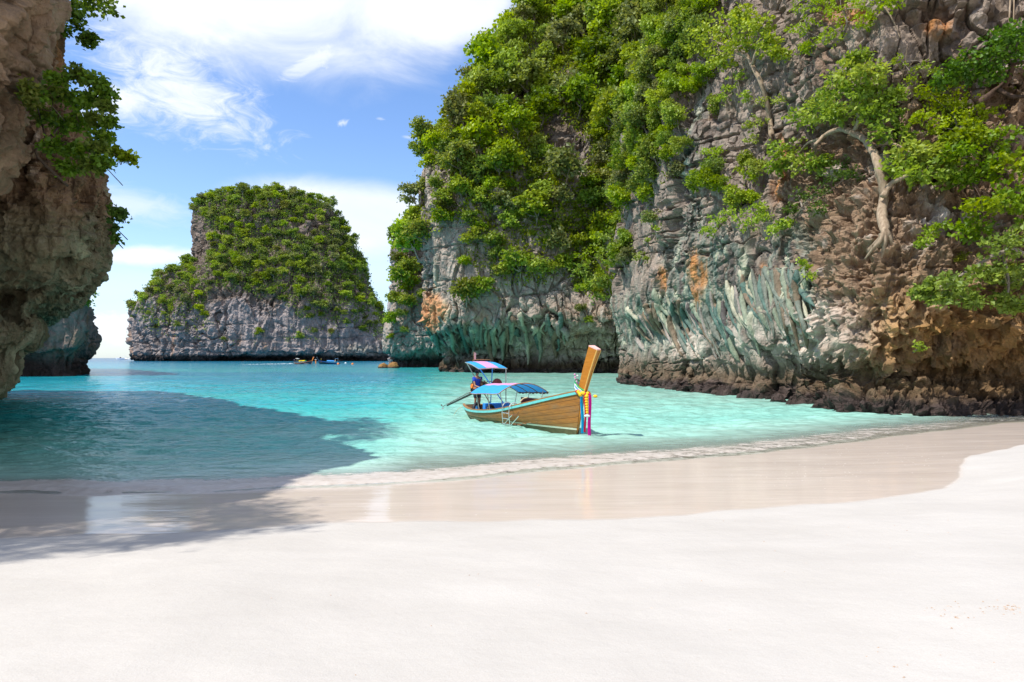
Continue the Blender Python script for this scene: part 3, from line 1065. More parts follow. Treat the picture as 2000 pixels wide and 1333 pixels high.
def sea_depth(x, y):
    sh = shore_y(x)
    d = (y - sh)
    dep_ = .10 * np.maximum(d, 0) / (1 + np.maximum(d, 0) * .045) + .02 * np.maximum(d - 8, 0) + .00028 * np.maximum(d - 20, 0) ** 1.75
    # shallow ledge in front of the right cliff
    lx = np.clip((x - 2) / 14, 0, 1)
    left = sstep(-x - .12 * y, -3, 6) * (y < 120)
    shallow = np.minimum(dep_, .62)
    return np.maximum(shallow, dep_ * (1 - .82 * sstep(x / np.maximum(y, 1), -.24, .02) * sstep(-y, -260, -110)) * (1 + 1.6 * left)).clip(0, 60)


def zsea(x, y):
    q = np.stack([x, y, x * 0], 1)
    amp = np.clip((y - shore_y(x)) / 6, .05, 1) * (y < 400)
    return .022 + amp * (.16 * fbm(q * [.6, 1, 1] / 1.6, 2, off=3.) + .08 * fbm(q * [.4, 1, 1] / 6, 2, off=8.) + .095 * fbm(q * [.62, 1, 1] / .55, 2, .6, off=18.) * (y < 90)) - .3 * sstep(shore_y(x) - y, .0, .45)


x, y, z, F = sheet(xs, ys, zsea)
me = np_mesh('sea', np.stack([x, y, z], 1), F, [m_sea], True, attrs={'depth': sea_depth(x, y)})
# the sheet ends where the sand rises above it
sea = tag(link(bpy.data.objects.new('sea', me)), 'clear turquoise bay deepening to blue at the horizon', None, None, 'structure')

# --- breaking edge of the swash: a lumpy ridge of sandy foam
m_foam, t = new_mat('swash_foam')
pos = t.n('ShaderNodeNewGeometry').outputs['Position']
k = t.attr('cover', 'Fac')
n1 = t.noise(t.vec(pos, (1, 1.5, 1)), 5.0, 7, .68, dist=.5)
n2 = t.noise(t.vec(pos, (.6, 2.2, 1)), 2.1, 5, .6, dist=.6)
fc = t.mix(t.rng(n1, .32, .66), (.41, .345, .285), (.53, .48, .43))
hole = t.m('ADD', t.m('MULTIPLY', n1, .8), t.m('MULTIPLY', n2, .8))
al = t.rng(t.m('ADD', hole, t.m('ADD', t.m('MULTIPLY', k, .95), -.60)), .66, .98, smooth=True)
bf = t.n('ShaderNodeBsdfPrincipled')
t.put(bf.inputs['Base Color'], fc)
bf.inputs['Roughness'].default_value = .45
t.put(bf.inputs['Normal'], t.bump(t.m('ADD', n1, t.m('MULTIPLY', n2, .5)), .35, .015))
t.put(bf.inputs['Alpha'], al)
finish(t, bf.outputs[0])

fx = np.concatenate([np.arange(-24, 22, .045), np.arange(22, 34, .12)])
vv = np.linspace(0, 1, 44)
X, W = np.meshgrid(fx, vv)
xf, wv = X.ravel(), W.ravel()
q = np.stack([xf, wv * 2, xf * 0], 1)
width = np.interp(xf, [-24, -9, -5, -2.5, 0, 4, 8, 14, 20, 34], [2.1, 2.0, 2.0, 2.4, 2.9, 3.0, 3.4, 3.8, 4.0, 3.0])
y0 = shore_y(xf) - .35 + .20 * fbm(np.stack([xf, xf * 0, xf * 0], 1) / 1.4, 3, .6, off=6.) + .10 * ridged(np.stack([xf, xf * 0, xf * 0], 1) / .5, 2, off=3.)
yf = y0 + wv * width
prof = np.exp(-((wv - .24) / .17) ** 2) * .034 + np.exp(-((wv - .62) / .2) ** 2) * .020
g_ = zsand(xf, yf)
rise = sstep(wv, .05, .34)
base = (g_ - .006) * (1 - rise) + (np.maximum(g_, .03) + .012) * rise
zf = base + .005 + prof * sstep(wv, .04, .22) * np.clip(.75 + .9 * fbm(np.stack([xf, yf, xf * 0], 1) / .35, 4, .6, off=13.), .12, 2) * np.interp(xf, [-24, -3, 4, 34], [1.25, 1.0, .6, .5])
cov = np.minimum(sstep(wv, 0, .035) * 1.5, 1 - sstep(wv, .40, 1.0)) * np.interp(xf, [-24, -8, -4, 0, 6, 14, 22, 34], [1, 1, .96, .86, .70, .60, .50, .35])
me = np_mesh('foam', np.stack([xf, yf, zf], 1), grid_faces(len(vv), len(fx)), [m_foam], True, attrs={'cover': cov})
tag(link(bpy.data.objects.new('foam', me)), 'low lip of sandy foam where the ripple runs out on the beach', None, None, 'stuff')

# --- bits the sea left: crumbs of shell and coral on the dry sand, froth on the wet
def crumbs(name, mat, spots, label, seed):
    rs = np.random.RandomState(seed)
    V, F = [], []
    base = np.array([(1, 0, 0), (0, 1, 0), (-1, 0, 0), (0, -1, 0), (0, 0, 1), (0, 0, -1)], float)
    fc = [(0, 1, 4), (1, 2, 4), (2, 3, 4), (3, 0, 4), (1, 0, 5), (2, 1, 5), (3, 2, 5), (0, 3, 5)]
    for x, y, r, hgt in spots:
        k = len(V)
        a = rs.rand() * 6.28
        R_ = np.array([[math.cos(a), -math.sin(a), 0], [math.sin(a), math.cos(a), 0], [0, 0, 1]])
        z = float(zsand(np.array([x]), np.array([y]))[0])
        V += list((base * rs.uniform(.6, 1.3, (6, 1)) * [r, r * rs.uniform(.4, .9), hgt]) @ R_.T + [x, y, z + hgt * .3])
        F += [tuple(i + k for i in f) for f in fc]
    me = np_mesh(name, np.array(V), np.array(F), [mat], False)
    return tag(link(bpy.data.objects.new(name, me)), label, None, None, 'stuff')


def on_sand(px, py):
    d = 4.0
    for _ in range(40):
        x = (px - CXP) / FPX * d
        z = float(ground_z(np.array([x]), np.array([d]))[0])
        d = d * .5 + .5 * (CAM_H - z) * FPX / (py - HOR)
    return (px - CXP) / FPX * d, d


m_shell, t = new_mat('shell_crumbs')
rn = t.noise(t.n('ShaderNodeNewGeometry').outputs['Position'], 40, 2, .5)
finish(t, principled(t, t.mix(t.rng(rn, .35, .65), (.36, .22, .13), (.52, .40, .30)), .7))
rs = np.random.RandomState(17)
sp_ = []
for cx, cy, sx_, sy_, n in ((1965, 1190, 22, 5, 46), (1865, 1196, 28, 9, 34), (1790, 1035, 60, 14, 16), (1640, 1070, 120, 30, 14), (1150, 1140, 260, 80, 16), (1780, 1280, 60, 16, 12), (500, 1210, 300, 60, 10), (1390, 1014, 30, 4, 4)):
    for _ in range(n):
        x, y = on_sand(cx + rs.normal() * sx_, max(cy + rs.normal() * sy_, 1018))
        r = rs.uniform(.004, .011)
        sp_.append((x, y, r, r * .45))
crumbs('beach_debris', m_shell, sp_, 'scattered crumbs of shell and coral on the dry white sand', 1)
m_froth, t = new_mat('froth')
finish(t, principled(t, (.56, .53, .48), .7))
sp_ = []
for cx, cy, sx_, sy_, n in ((1740, 893, 90, 12, 60), (1560, 925, 90, 10, 50), (1450, 940, 70, 6, 26), (1230, 925, 160, 12, 30), (1650, 870, 120, 8, 40), (820, 990, 120, 14, 18), (350, 1000, 160, 10, 14)):
    for _ in range(n):
        x, y = on_sand(cx + rs.normal() * sx_, min(max(cy + rs.normal() * sy_, 866), 1006))
        if wet_y(x) + .25 < y < shore_y(x):
            sp_.append((x, y, rs.uniform(.006, .018), .004))
crumbs('froth', m_froth, sp_, 'flecks of white froth left on the wet sand', 2)

# ================================================================ foliage
def leaf_material(name, cols, translucency=.45, gloss=.22):
    """cols: dark, mid, light leaf colours; each leaf has its own tone, each plant its own hue"""
    m_, t = new_mat(name)
    tone = t.attr('tone', 'Fac')
    rnd = t.n('ShaderNodeObjectInfo').outputs['Random']
    c = t.ramp(tone, [(0, cols[0]), (.5, cols[1]), (1, cols[2])])
    hsv = t.n('ShaderNodeHueSaturation')
    t.put(hsv.inputs['Hue'], t.rng(rnd, 0, 1, .481, .510))
    t.put(hsv.inputs['Saturation'], t.rng(t.m('FRACT', t.m('MULTIPLY', rnd, 7.31)), 0, 1, .86, 1.06))
    t.put(hsv.inputs['Value'], t.rng(t.m('FRACT', t.m('MULTIPLY', rnd, 3.77)), 0, 1, .88, 1.45))
    t.put(hsv.inputs['Color'], c)
    c = hsv.outputs[0]
    d = t.n('ShaderNodeBsdfDiffuse')
    t.put(d.inputs['Color'], c)
    tl = t.n('ShaderNodeBsdfTranslucent')
    t.put(tl.inputs['Color'], t.mix(1.0, c, (1.15, 1.1, .55), 'MULTIPLY'))
    a = t.n('ShaderNodeMixShader')
    a.inputs[0].default_value = translucency
    t.put(a.inputs[1], d.outputs[0])
    t.put(a.inputs[2], tl.outputs[0])
    g = t.n('ShaderNodeBsdfGlossy')
    g.inputs['Roughness'].default_value = .5
    g.inputs['Color'].default_value = (.8, .85, .8, 1)
    b = t.n('ShaderNodeMixShader')
    b.inputs[0].default_value = gloss * .11
    t.put(b.inputs[1], a.outputs[0])
    t.put(b.inputs[2], g.outputs[0])
    finish(t, b.outputs[0])
    return m_


LEAF = {
    'bright': leaf_material('leaf_bright_green', [(0.109, 0.170, 0.006), (0.211, 0.298, 0.008), (0.333, 0.421, 0.021)]),
    'yellow': leaf_material('leaf_yellow_green', [(.12, .175, .005), (.235, .325, .008), (.32, .42, .018)]),
    'mid': leaf_material('leaf_mid_green', [(0.064, 0.115, 0.006), (0.128, 0.199, 0.008), (0.218, 0.292, 0.018)]),
    'grey': leaf_material('leaf_grey_green', [(0.102, 0.123, 0.034), (0.179, 0.205, 0.056), (0.294, 0.322, 0.105)]),
    'olive': leaf_material('leaf_olive', [(.085, .10, .016), (.15, .17, .022), (.22, .24, .04)]),
    'shade': leaf_material('leaf_deep_green', [(0.044, 0.096, 0.006), (0.079, 0.158, 0.007), (0.147, 0.240, 0.012)]),
}


def bark(name, a, b):
    m_, t = new_mat(name)
    pos = t.n('ShaderNodeTexCoord').outputs['Object']
    n_ = t.noise(t.vec(pos, (3, 3, 1)), 2.5, 6, .65)
    finish(t, principled(t, t.mix(t.rng(n_, .3, .7), a, b), .85, t.bump(n_, .6, .04), .2))
    return m_


BARK = {'pale': bark('bark_pale', (.17, .115, .07), (.43, .33, .225)), 'dark': bark('bark_dark', (.05, .03, .022), (.13, .085, .06)),
        'grey': bark('bark_grey', (.13, .105, .08), (.34, .29, .23))}


def leaves_at(pts, out, size, rs, fold=.25, up=.55, slim=.42):
    """one folded two-triangle leaf per point; OUT gives the way it points"""
    n = len(pts)
    d = out + rs.normal(scale=.55, size=(n, 3))
    d /= np.linalg.norm(d, axis=1, keepdims=True) + 1e-9
    nrm = np.array([0, 0, 1.]) * up + out * (1 - up) + rs.normal(scale=.45, size=(n, 3))
    s = np.cross(d, nrm)
    s /= np.linalg.norm(s, axis=1, keepdims=True) + 1e-9
    nn = np.cross(s, d)
    L = (size * rs.uniform(.65, 1.3, n))[:, None]
    base, tip = pts - d * L * .5, pts + d * L * .5 - nn * L * .10
    mid = pts + nn * L * fold * .35
    V = np.stack([base, mid + s * L * slim, tip, mid - s * L * slim], 1).reshape(-1, 3)
    i = np.arange(n)[:, None] * 4
    F = np.concatenate([i + np.array([[0, 1, 2]]), i + np.array([[0, 2, 3]])], 0)
    return V, F


def crown_mesh(name, lobes, leaf, per_lobe, mat, seed, flat=.62, fill=.35, slim=.42, jitter=.62, up=.55):
    """lobes: list of (centre, radius).  Leaves sit in clusters on the lobes' outsides, more above than below."""
    rs = np.random.RandomState(seed)
    Vs, Fs, tones, k = [], [], [], 0
    for c, r in lobes:
        c = np.asarray(c, float)
        n_cl = max(4, int(per_lobe / 7))
        u = rs.normal(size=(n_cl, 3))
        u[:, 2] = u[:, 2] * .8 + .25
        u /= np.linalg.norm(u, axis=1, keepdims=True)
        rad = r * np.where(rs.rand(n_cl) < fill, rs.uniform(.3, .8, n_cl), rs.uniform(.8, 1.12, n_cl))
        cc = c + u * rad[:, None] * np.array([1, 1, flat])
        n_l = max(4, int(per_lobe / n_cl))
        pts = np.repeat(cc, n_l, 0) + rs.normal(scale=leaf * jitter, size=(n_cl * n_l, 3)) * np.array([1, 1, .7])
        out = np.repeat(u, n_l, 0)
        V, F = leaves_at(pts, out, leaf, rs, slim=slim, up=up)
        tone = np.clip(np.repeat(rs.normal(.5, .2, n_cl), n_l) + rs.normal(0, .14, n_cl * n_l), 0, 1)
        tones.append(np.repeat(tone, 4))
        Fs.append(F + k)
        Vs.append(V)
        k += len(V)
    return np_mesh(name, np.concatenate(Vs), np.concatenate(Fs), [mat], False, attrs={'tone': np.concatenate(tones)})


def tube_arrays(path, radii, sides=7, seed=None):
    path = np.asarray(path, float)
    n = len(path)
    T = np.gradient(path, axis=0)
    T /= np.linalg.norm(T, axis=1, keepdims=True) + 1e-9
    ref = np.array([.31, .17, .93]) if abs(T[0] @ np.array([.31, .17, .93])) < .9 else np.array([1., 0, 0])
    A = np.cross(T, ref)
    A /= np.linalg.norm(A, axis=1, keepdims=True) + 1e-9
    B = np.cross(T, A)
    ang = np.linspace(0, 2 * np.pi, sides, endpoint=False)
    ring = (A[:, None] * np.cos(ang)[None, :, None] + B[:, None] * np.sin(ang)[None, :, None])
    rr = np.asarray(radii, float)[:, None, None]
    if seed is not None:
        rr = rr * np.random.RandomState(seed).uniform(.85, 1.15, (n, sides, 1))
    V = (path[:, None] + ring * rr).reshape(-1, 3)
    i = np.arange(n * sides).reshape(n, sides)
    j = np.roll(i, -1, 1)
    F = np.stack([i[:-1], j[:-1], j[1:], i[1:]], -1).reshape(-1, 4)
    cap0, cap1 = len(V), len(V) + 1
    V = np.concatenate([V, path[:1], path[-1:]])
    caps = [(cap0, b, a, cap0) for a, b in zip(i[0], j[0])] + [(cap1, a, b, cap1) for a, b in zip(i[-1], j[-1])]
    return V, F, [c[:3] for c in caps]


def smooth_path(pts, n=10):
    pts = np.asarray(pts, float)
    return catmull(pts, np.linspace(0, len(pts) - 1, n))


def limbs_mesh(name, limbs, mat, sides=7, seed=1):
    """limbs: list of (points, r0, r1), joined into one branching trunk"""
    V, F, k = [], [], 0
    for q, (pts, r0, r1) in enumerate(limbs):
        n = max(6, 4 * len(pts))
        v, f, caps = tube_arrays(smooth_path(pts, n), np.linspace(r0, r1, n), sides, seed + q)
        V.append(v)
        F += [tuple(int(a) + k for a in x) for x in f.tolist()] + [tuple(int(a) + k for a in x) for x in caps]
        k += len(v)
    me = bpy.data.meshes.new(name)
    me.from_pydata([tuple(map(float, v)) for v in np.concatenate(V)], [], F)
    me.polygons.foreach_set('use_smooth', np.ones(len(me.polygons), dtype=bool))
    me.materials.append(mat)
    me.update()
    return me


# ---------------------------------------------------------------- plant prototypes (mesh data shared by all copies)
def proto(seed, w_, h_, n_lobes, leaf, per_lobe, leaf_mat, bark_mat, lean=.35, trunk_r=.06, flat=.6, top_only=False, up=.55):
    """a shrub or tree about w_ wide rooted at the origin and leaning out along +Y"""
    rs = np.random.RandomState(seed)
    lobes, limbs = [], []
    fork = np.array([rs.normal(0, .05) * w_, lean * h_ * .35, h_ * .32])
    limbs.append(([(0, -.25 * h_, -.12 * h_), (0, .04 * h_, .06 * h_), fork], trunk_r * h_, trunk_r * h_ * .7))
    for q in range(n_lobes):
        a = 2 * math.pi * (q + rs.rand() * .7) / n_lobes
        rr = w_ * .5 * rs.uniform(.22, .62)
        zz = h_ * rs.uniform(.45, .92) - .28 * h_ * (rr / (w_ * .5)) ** 2
        c = np.array([math.cos(a) * rr, lean * h_ * .8 + math.sin(a) * rr * .8, zz])
        lobes.append((c, w_ * rs.uniform(.19, .29)))
        mid = (fork + c) / 2 + np.array([rs.normal(0, .04) * w_, rs.normal(0, .04) * w_, -.05 * h_])
        limbs.append(([fork, mid, c + np.array([0, 0, -.02 * h_])], trunk_r * h_ * .55, trunk_r * h_ * .14))
    crown = crown_mesh('crown', lobes, leaf, per_lobe, leaf_mat, seed, flat, up=up)
    trunk = limbs_mesh('trunk', limbs, bark_mat, 5, seed)
    return crown, trunk


def joined(crown, trunk, name):
    """crown and stem in one mesh, for plants a few pixels across"""
    nv, nf = len(crown.vertices), len(crown.polygons)
    V = np.empty(nv * 3, np.float32)
    crown.vertices.foreach_get('co', V)
    F = np.empty(nf * 3, np.int32)
    crown.polygons.foreach_get('vertices', F)
    tone = np.empty(nv, np.float32)
    crown.attributes['tone'].data.foreach_get('value', tone)
    tv = np.array([tuple(v.co) for v in trunk.vertices])
    tf = []
    for p_ in trunk.polygons:
        vs = list(p_.vertices)
        for k in range(1, len(vs) - 1):
            tf.append((vs[0], vs[k], vs[k + 1]))
    tf = np.array(tf) + nv
    return np_mesh(name, np.concatenate([V.reshape(-1, 3), tv]), np.concatenate([F.reshape(-1, 3), tf]), [crown.materials[0], trunk.materials[0]], False,
                   attrs={'tone': np.concatenate([tone, np.full(len(tv), .5)])}, mat_idx=np.concatenate([np.zeros(nf), np.ones(len(tf))]))


KIND_WORD = {'bright': 'bright green', 'yellow': 'yellow green', 'mid': 'mid green', 'grey': 'grey green', 'olive': 'olive brown', 'shade': 'deep green'}
PLANTS = []          # (object, cliff key, colour, size, px, py)


def plant(name, cat, protos, colour, loc, nrm, size, rs, parts, key, px, py, tilt=.0):
    root = empty(name, loc, math.atan2(nrm[1], nrm[0]) - math.pi / 2 + rs.normal(0, .25)) if parts else None
    crown, trunk = protos
    if parts:
        root.scale = (size, size, size * rs.uniform(.85, 1.15))
        link(bpy.data.objects.new('trunk', trunk), root)
        link(bpy.data.objects.new('crown', crown), root)
    else:
        root = link(bpy.data.objects.new(name, crown))
        root.location = loc
        root.rotation_euler = (0, 0, math.atan2(nrm[1], nrm[0]) - math.pi / 2 + rs.normal(0, .3))
        root.scale = (size, size, size * rs.uniform(.85, 1.2))
    root['category'] = cat
    PLANTS.append((root, key, colour, size, px, py))
    return root


def inside(poly, x, y):
    poly = np.asarray(poly, float)
    r = np.zeros(len(x), bool)
    j = len(poly) - 1
    for i in range(len(poly)):
        xi, yi, xj, yj = *poly[i], *poly[j]
        with np.errstate(divide='ignore', invalid='ignore'):
            hit = ((yi > y) != (yj > y)) & (x < (xj - xi) * (y - yi) / (yj - yi) + xi)
        r ^= hit
        j = i
    return r


def surface_at(key, px, py, rad=5):
    """the point of a rock face seen from the beach nearest to a photo position"""
    c = CLIFFS[key]
    d2 = (c['px'] - px) ** 2 + (c['py'] - py) ** 2
    ok = np.nonzero((d2 < rad * rad) & (c['V'][:, 1] > 1))[0]
    if len(ok) == 0:
        ok = np.argsort(d2)[:12]
    k = ok[np.argmin(c['V'][ok, 1])]
    return c['V'][k], c['Nb'][k]


def scatter(key, prob, spacing, limit, rs, tries=40000, facing=-.15):
    """points on a rock face, kept apart; PROB(px, py, V, N) gives the chance of a plant"""
    c = CLIFFS[key]
    V, N = c['V'], c['Nb']
    ray = V - np.array([0, 0, CAM_H])
    ray /= np.linalg.norm(ray, axis=1, keepdims=True)
    vis = np.nonzero(((N * ray).sum(1) < facing) & (c['px'] > -40) & (c['px'] < 2040) & (c['py'] > -50))[0]
    # even over the picture: weight by the size each sample has from the beach
    pick = vis[rs.randint(0, len(vis), tries)]
    pr = prob(c['px'][pick], c['py'][pick], V[pick], c['N'][pick])
    pick = pick[rs.rand(tries) < pr]
    out = []
    cell = {}
    for k in pick:
        p_ = V[k]
        sp = spacing(p_) if callable(spacing) else spacing
        g = tuple((p_ // sp).astype(int))
        good = True
        for a in (-1, 0, 1):
            for b in (-1, 0, 1):
                for d in (-1, 0, 1):
                    for q in cell.get((g[0] + a, g[1] + b, g[2] + d), ()):
                        if np.linalg.norm(V[q] - p_) < sp:
                            good = False
        if good:
            cell.setdefault(g, []).append(k)
            out.append(k)
            if len(out) >= limit:
                break
    return [(V[k], N[k], c['px'][k], c['py'][k]) for k in out]


def carpet(name, key, prob, n, leaf, mat, seed, label, lift=.3):
    """undergrowth nobody could count: leaves close over the rock, one object"""
    rs = np.random.RandomState(seed)
    pts = scatter_fast(key, prob, n, rs)
    V0, N0 = pts
    up = N0 * .6 + np.array([0, 0, .6])
    p_ = np.repeat(V0, 6, 0) + rs.normal(scale=leaf * 1.0, size=(len(V0) * 6, 3)) + np.repeat(up, 6, 0) * lift * rs.uniform(0, 1.3, (len(V0) * 6, 1))
    V, F = leaves_at(p_, np.repeat(up, 6, 0), leaf, rs)
    tone = np.clip(np.repeat(rs.normal(.42, .22, len(V0)), 6) + rs.normal(0, .12, len(p_)), 0, 1)
    me = np_mesh(name, V, F, [mat], False, attrs={'tone': np.repeat(tone, 4)})
    return tag(link(bpy.data.objects.new(name, me)), label, None, None, 'stuff')


def scatter_fast(key, prob, n, rs):
    c = CLIFFS[key]
    V, N = c['V'], c['Nb']
    ray = V - np.array([0, 0, CAM_H])
    ray /= np.linalg.norm(ray, axis=1, keepdims=True)
    vis = np.nonzero(((N * ray).sum(1) < .1) & (c['px'] > -40) & (c['px'] < 2040) & (c['py'] > -60))[0]
    pick = vis[rs.randint(0, len(vis), n)]
    pr = prob(c['px'][pick], c['py'][pick], V[pick], c['N'][pick])
    pick = pick[rs.rand(n) < pr]
    return V[pick], N[pick]


def choose(rs, table):
    names = list(table)
    w_ = np.array([table[k] for k in names], float)
    return names[rs.choice(len(names), p=w_ / w_.sum())]


# ---------------------------------------------------------------- island trees
rs = np.random.RandomState(11)
isl_protos = {}
for ci, (cname, bk) in enumerate((('bright', 'grey'), ('yellow', 'grey'), ('mid', 'grey'), ('grey', 'grey'), ('olive', 'grey'))):
    isl_protos[cname] = [joined(*proto(100 + ci * 10 + q, 1.0, .95, 7 + q, .092, 110, LEAF[cname], BARK[bk], .25, .05, .55), 'island_tree') for q in range(3)]


def p_isl(px, py, V, N):
    n = fbm(V / 26, 3, off=77.)
    top = inside([(360, 360), (700, 360), (760, 650), (735, 668), (690, 640), (640, 628), (590, 625), (545, 590), (480, 575), (420, 560), (375, 470)], px, py)
    shoulder = inside([(236, 600), (300, 530), (372, 505), (430, 560), (400, 590), (330, 625), (310, 655), (262, 610)], px, py)
    strip = inside([(280, 600), (380, 590), (430, 640), (390, 662), (340, 640)], px, py)
    pr = np.where(top, .95, 0.)
    pr = np.maximum(pr, np.where(shoulder, .95, 0.))
    pr = np.maximum(pr, np.where(strip, .35, 0.))
    bare = ell(px, py, 388, 480, 26, 52, .3) + .8 * ell(px, py, 585, 445, 32, 26, .5) + .7 * ell(px, py, 625, 440, 16, 20, .5) + .8 * ell(px, py, 376, 420, 10, 30, .4)
    pr = pr * np.clip(1 - bare, 0, 1) * np.where(n < -.28, .45, 1)
    low = inside([(250, 560), (745, 560), (752, 675), (250, 668)], px, py) & (n > .06)
    pr = np.maximum(pr, np.where(low, .10, 0.))
    return pr


for V_, N_, px_, py_ in scatter('island_cliff', p_isl, lambda p_: 5.4 if p_[2] > 75 else 5.9, 300, rs, 90000, .02):
    cname = choose(rs, {'bright': 3.2, 'yellow': 3.0, 'mid': 2.4, 'grey': 1.2, 'olive': .8})
    size = rs.uniform(6.0, 10.5) * (.75 if py_ > 610 else 1)
    plant('island_tree', 'tree', (isl_protos[cname][rs.randint(3)], None), cname, V_ - N_ * .8, N_, size, rs, False, 'island', px_, py_)
carpet('island_undergrowth', 'island_cliff', lambda px, py, V, N: np.clip(p_isl(px, py, V, N) * 1.1, 0, 1), 9000, 1.25, LEAF['mid'], 5,
       'mixed green scrub filling the gaps between trees on the island', 2.0)

# ---------------------------------------------------------------- shrubs of the centre cliff
rs = np.random.RandomState(23)
ctr_protos = {}
for ci, (cname, bk) in enumerate((('bright', 'grey'), ('yellow', 'grey'), ('mid', 'grey'), ('grey', 'pale'), ('olive', 'grey'))):
    ctr_protos[cname] = [proto(200 + ci * 10 + q, 1.0, .9, 7 + q, .105, 95, LEAF[cname], BARK[bk], .5, .035, .6) for q in range(3)]
DENSE_C = [(770, -60), (1400, -60), (1390, 60), (1340, 180), (1290, 250), (1235, 330), (1225, 420), (1210, 500), (1195, 590), (1125, 570), (1110, 470), (1050, 440),
           (1000, 425), (960, 400), (900, 380), (850, 340), (815, 300), (780, 200)]


def p_ctr(px, py, V, N):
    n = fbm(V / 7.0, 3, off=83.)
    pr = np.where(inside(DENSE_C, px, py), .95, 0.)
    gap = .95 * ell(px, py, 1085, 275, 34, 62, .4) + .8 * ell(px, py, 1005, 200, 22, 26, .5) + .9 * ell(px, py, 1125, 320, 24, 70, .5) + .8 * ell(px, py, 1040, 120, 20, 26, .5) + .8 * ell(px, py, 930, 300, 26, 22, .5) + .6 * ell(px, py, 1150, 150, 18, 24, .5) + .7 * ell(px, py, 860, 345, 30, 36, .5)
    pr = pr * np.clip(1 - gap, 0.03, 1) * np.where(n < -.30, .35, 1)
    mid = inside([(815, 340), (900, 380), (1050, 440), (1120, 480), (1115, 560), (1000, 560), (880, 500), (820, 480)], px, py)
    pr = np.maximum(pr, np.where(mid & (n > -.04), .26, 0))
    low = inside([(840, 540), (1110, 540), (1120, 600), (840, 600)], px, py)
    return np.maximum(pr, np.where(low & (n > .2), .05, 0))


HAND_C = [  # photo position, width in photo pixels, colour
    (815, 505, 70, 'yellow'), (838, 480, 62, 'yellow'), (800, 398, 46, 'grey'), (812, 440, 40, 'yellow'), (870, 450, 46, 'bright'), (905, 385, 44, 'bright'), (940, 460, 30, 'bright'),
    (1020, 540, 60, 'bright'), (1060, 538, 50, 'bright'), (1090, 530, 40, 'yellow'), (985, 545, 34, 'bright'), (915, 592, 58, 'olive'), (955, 574, 34, 'yellow'), (1000, 455, 44, 'bright'),
    (1045, 430, 70, 'bright'), (1010, 415, 50, 'grey'), (905, 520, 26, 'bright'), (880, 415, 40, 'olive'), (1085, 490, 50, 'grey'), 
    (1130, 610, 26, 'olive'), (1150, 640, 20, 'bright'), (970, 500, 30, 'yellow'), (925, 350, 44, 'bright'), (855, 300, 50, 'bright'), (838, 268, 44, 'bright'), (985, 330, 52, 'yellow')]
for px_, py_, wpx, cname in HAND_C:
    V_, N_ = surface_at('centre_cliff', px_, py_ + wpx * .22)
    size = wpx / FPX * V_[1]
    plant('cliff_shrub', 'shrub', ctr_protos[cname][rs.randint(3)], cname, V_ - N_ * .3, N_, size * 1.12, rs, True, 'centre', px_, py_)
for V_, N_, px_, py_ in scatter('centre_cliff', p_ctr, lambda p_: 2.35 + .012 * max(p_[2] - 30, 0), 262, rs, 60000, -.02):
    cname = choose(rs, {'bright': 4, 'yellow': 3.2, 'mid': 2.2, 'grey': 1.1, 'olive': .6})
    size = 2.3 + 5.4 * rs.rand() ** 1.4
    size *= (.66 if px_ < 900 and py_ > 120 else 1) * (1 if py_ < 430 else .6) * (1.1 if py_ < 200 else 1)
    plant('cliff_shrub', 'shrub', ctr_protos[cname][rs.randint(3)], cname, V_ - N_ * .3, N_, size, rs, True, 'centre', px_, py_)
carpet('cliff_undergrowth', 'centre_cliff', lambda px, py, V, N: np.clip(p_ctr(px, py, V, N) * .95, 0, 1) * (.45 + .55 * (fbm(V / 3., 2, off=5.) > -.1)), 42000, .42, LEAF['bright'], 6,
       'mass of small green leaves covering the upper part of the tall cliff', .9)
carpet('cliff_creeper', 'centre_cliff', lambda px, py, V, N: np.clip(p_ctr(px, py, V, N) * .95, 0, 1) * (fbm(V / 3.5, 2, off=15.) > .05), 14000, .36, LEAF['shade'], 8,
       'deep green creeper leaves in the gaps of the overgrown tall cliff', .6)

# outer headland, pale wall
for px_, py_, wpx, cname in ((822, 600, 0, 'x'), (800, 640, 0, 'x'), (790, 560, 52, 'bright'), (775, 595, 34, 'bright'), (800, 600, 40, 'bright'), (805, 575, 40, 'yellow'), (788, 525, 40, 'olive'), (812, 545, 44, 'bright'), (800, 490, 44, 'bright'),
                             (820, 470, 44, 'bright'), (770, 640, 34, 'yellow'), (790, 625, 26, 'bright'), (790, 655, 20, 'bright'), (762, 665, 16, 'yellow'), (812, 450, 40, 'mid'), (830, 590, 30, 'bright')):
    if wpx:
        V_, N_ = surface_at('outer_cliff', px_, py_ + wpx * .2)
        plant('cliff_shrub', 'shrub', ctr_protos[cname][rs.randint(3)], cname, V_ - N_ * .3, N_, wpx / FPX * V_[1] * 1.1, rs, True, 'outer', px_, py_)
for V_, N_, px_, py_ in scatter('pale_cliff', lambda px, py, V, N: np.where(inside([(770, 480), (782, 445), (850, 410), (850, 470), (800, 490), (785, 520)], px, py), .9, 0), 4.2, 16, rs, 20000, .1):
    plant('cliff_shrub', 'shrub', ctr_protos['mid'][rs.randint(3)], 'mid', V_ - N_ * .3, N_, rs.uniform(5, 7.5), rs, True, 'pale', px_, py_)

# ================================================================ single trees that can be told apart
def depth_at(keys, px, py):
    best = None
    for k in ([keys] if isinstance(keys, str) else keys):
        d = surface_at(k, px, py, 7)[0][1]
        best = d if best is None else min(best, d)
    return best


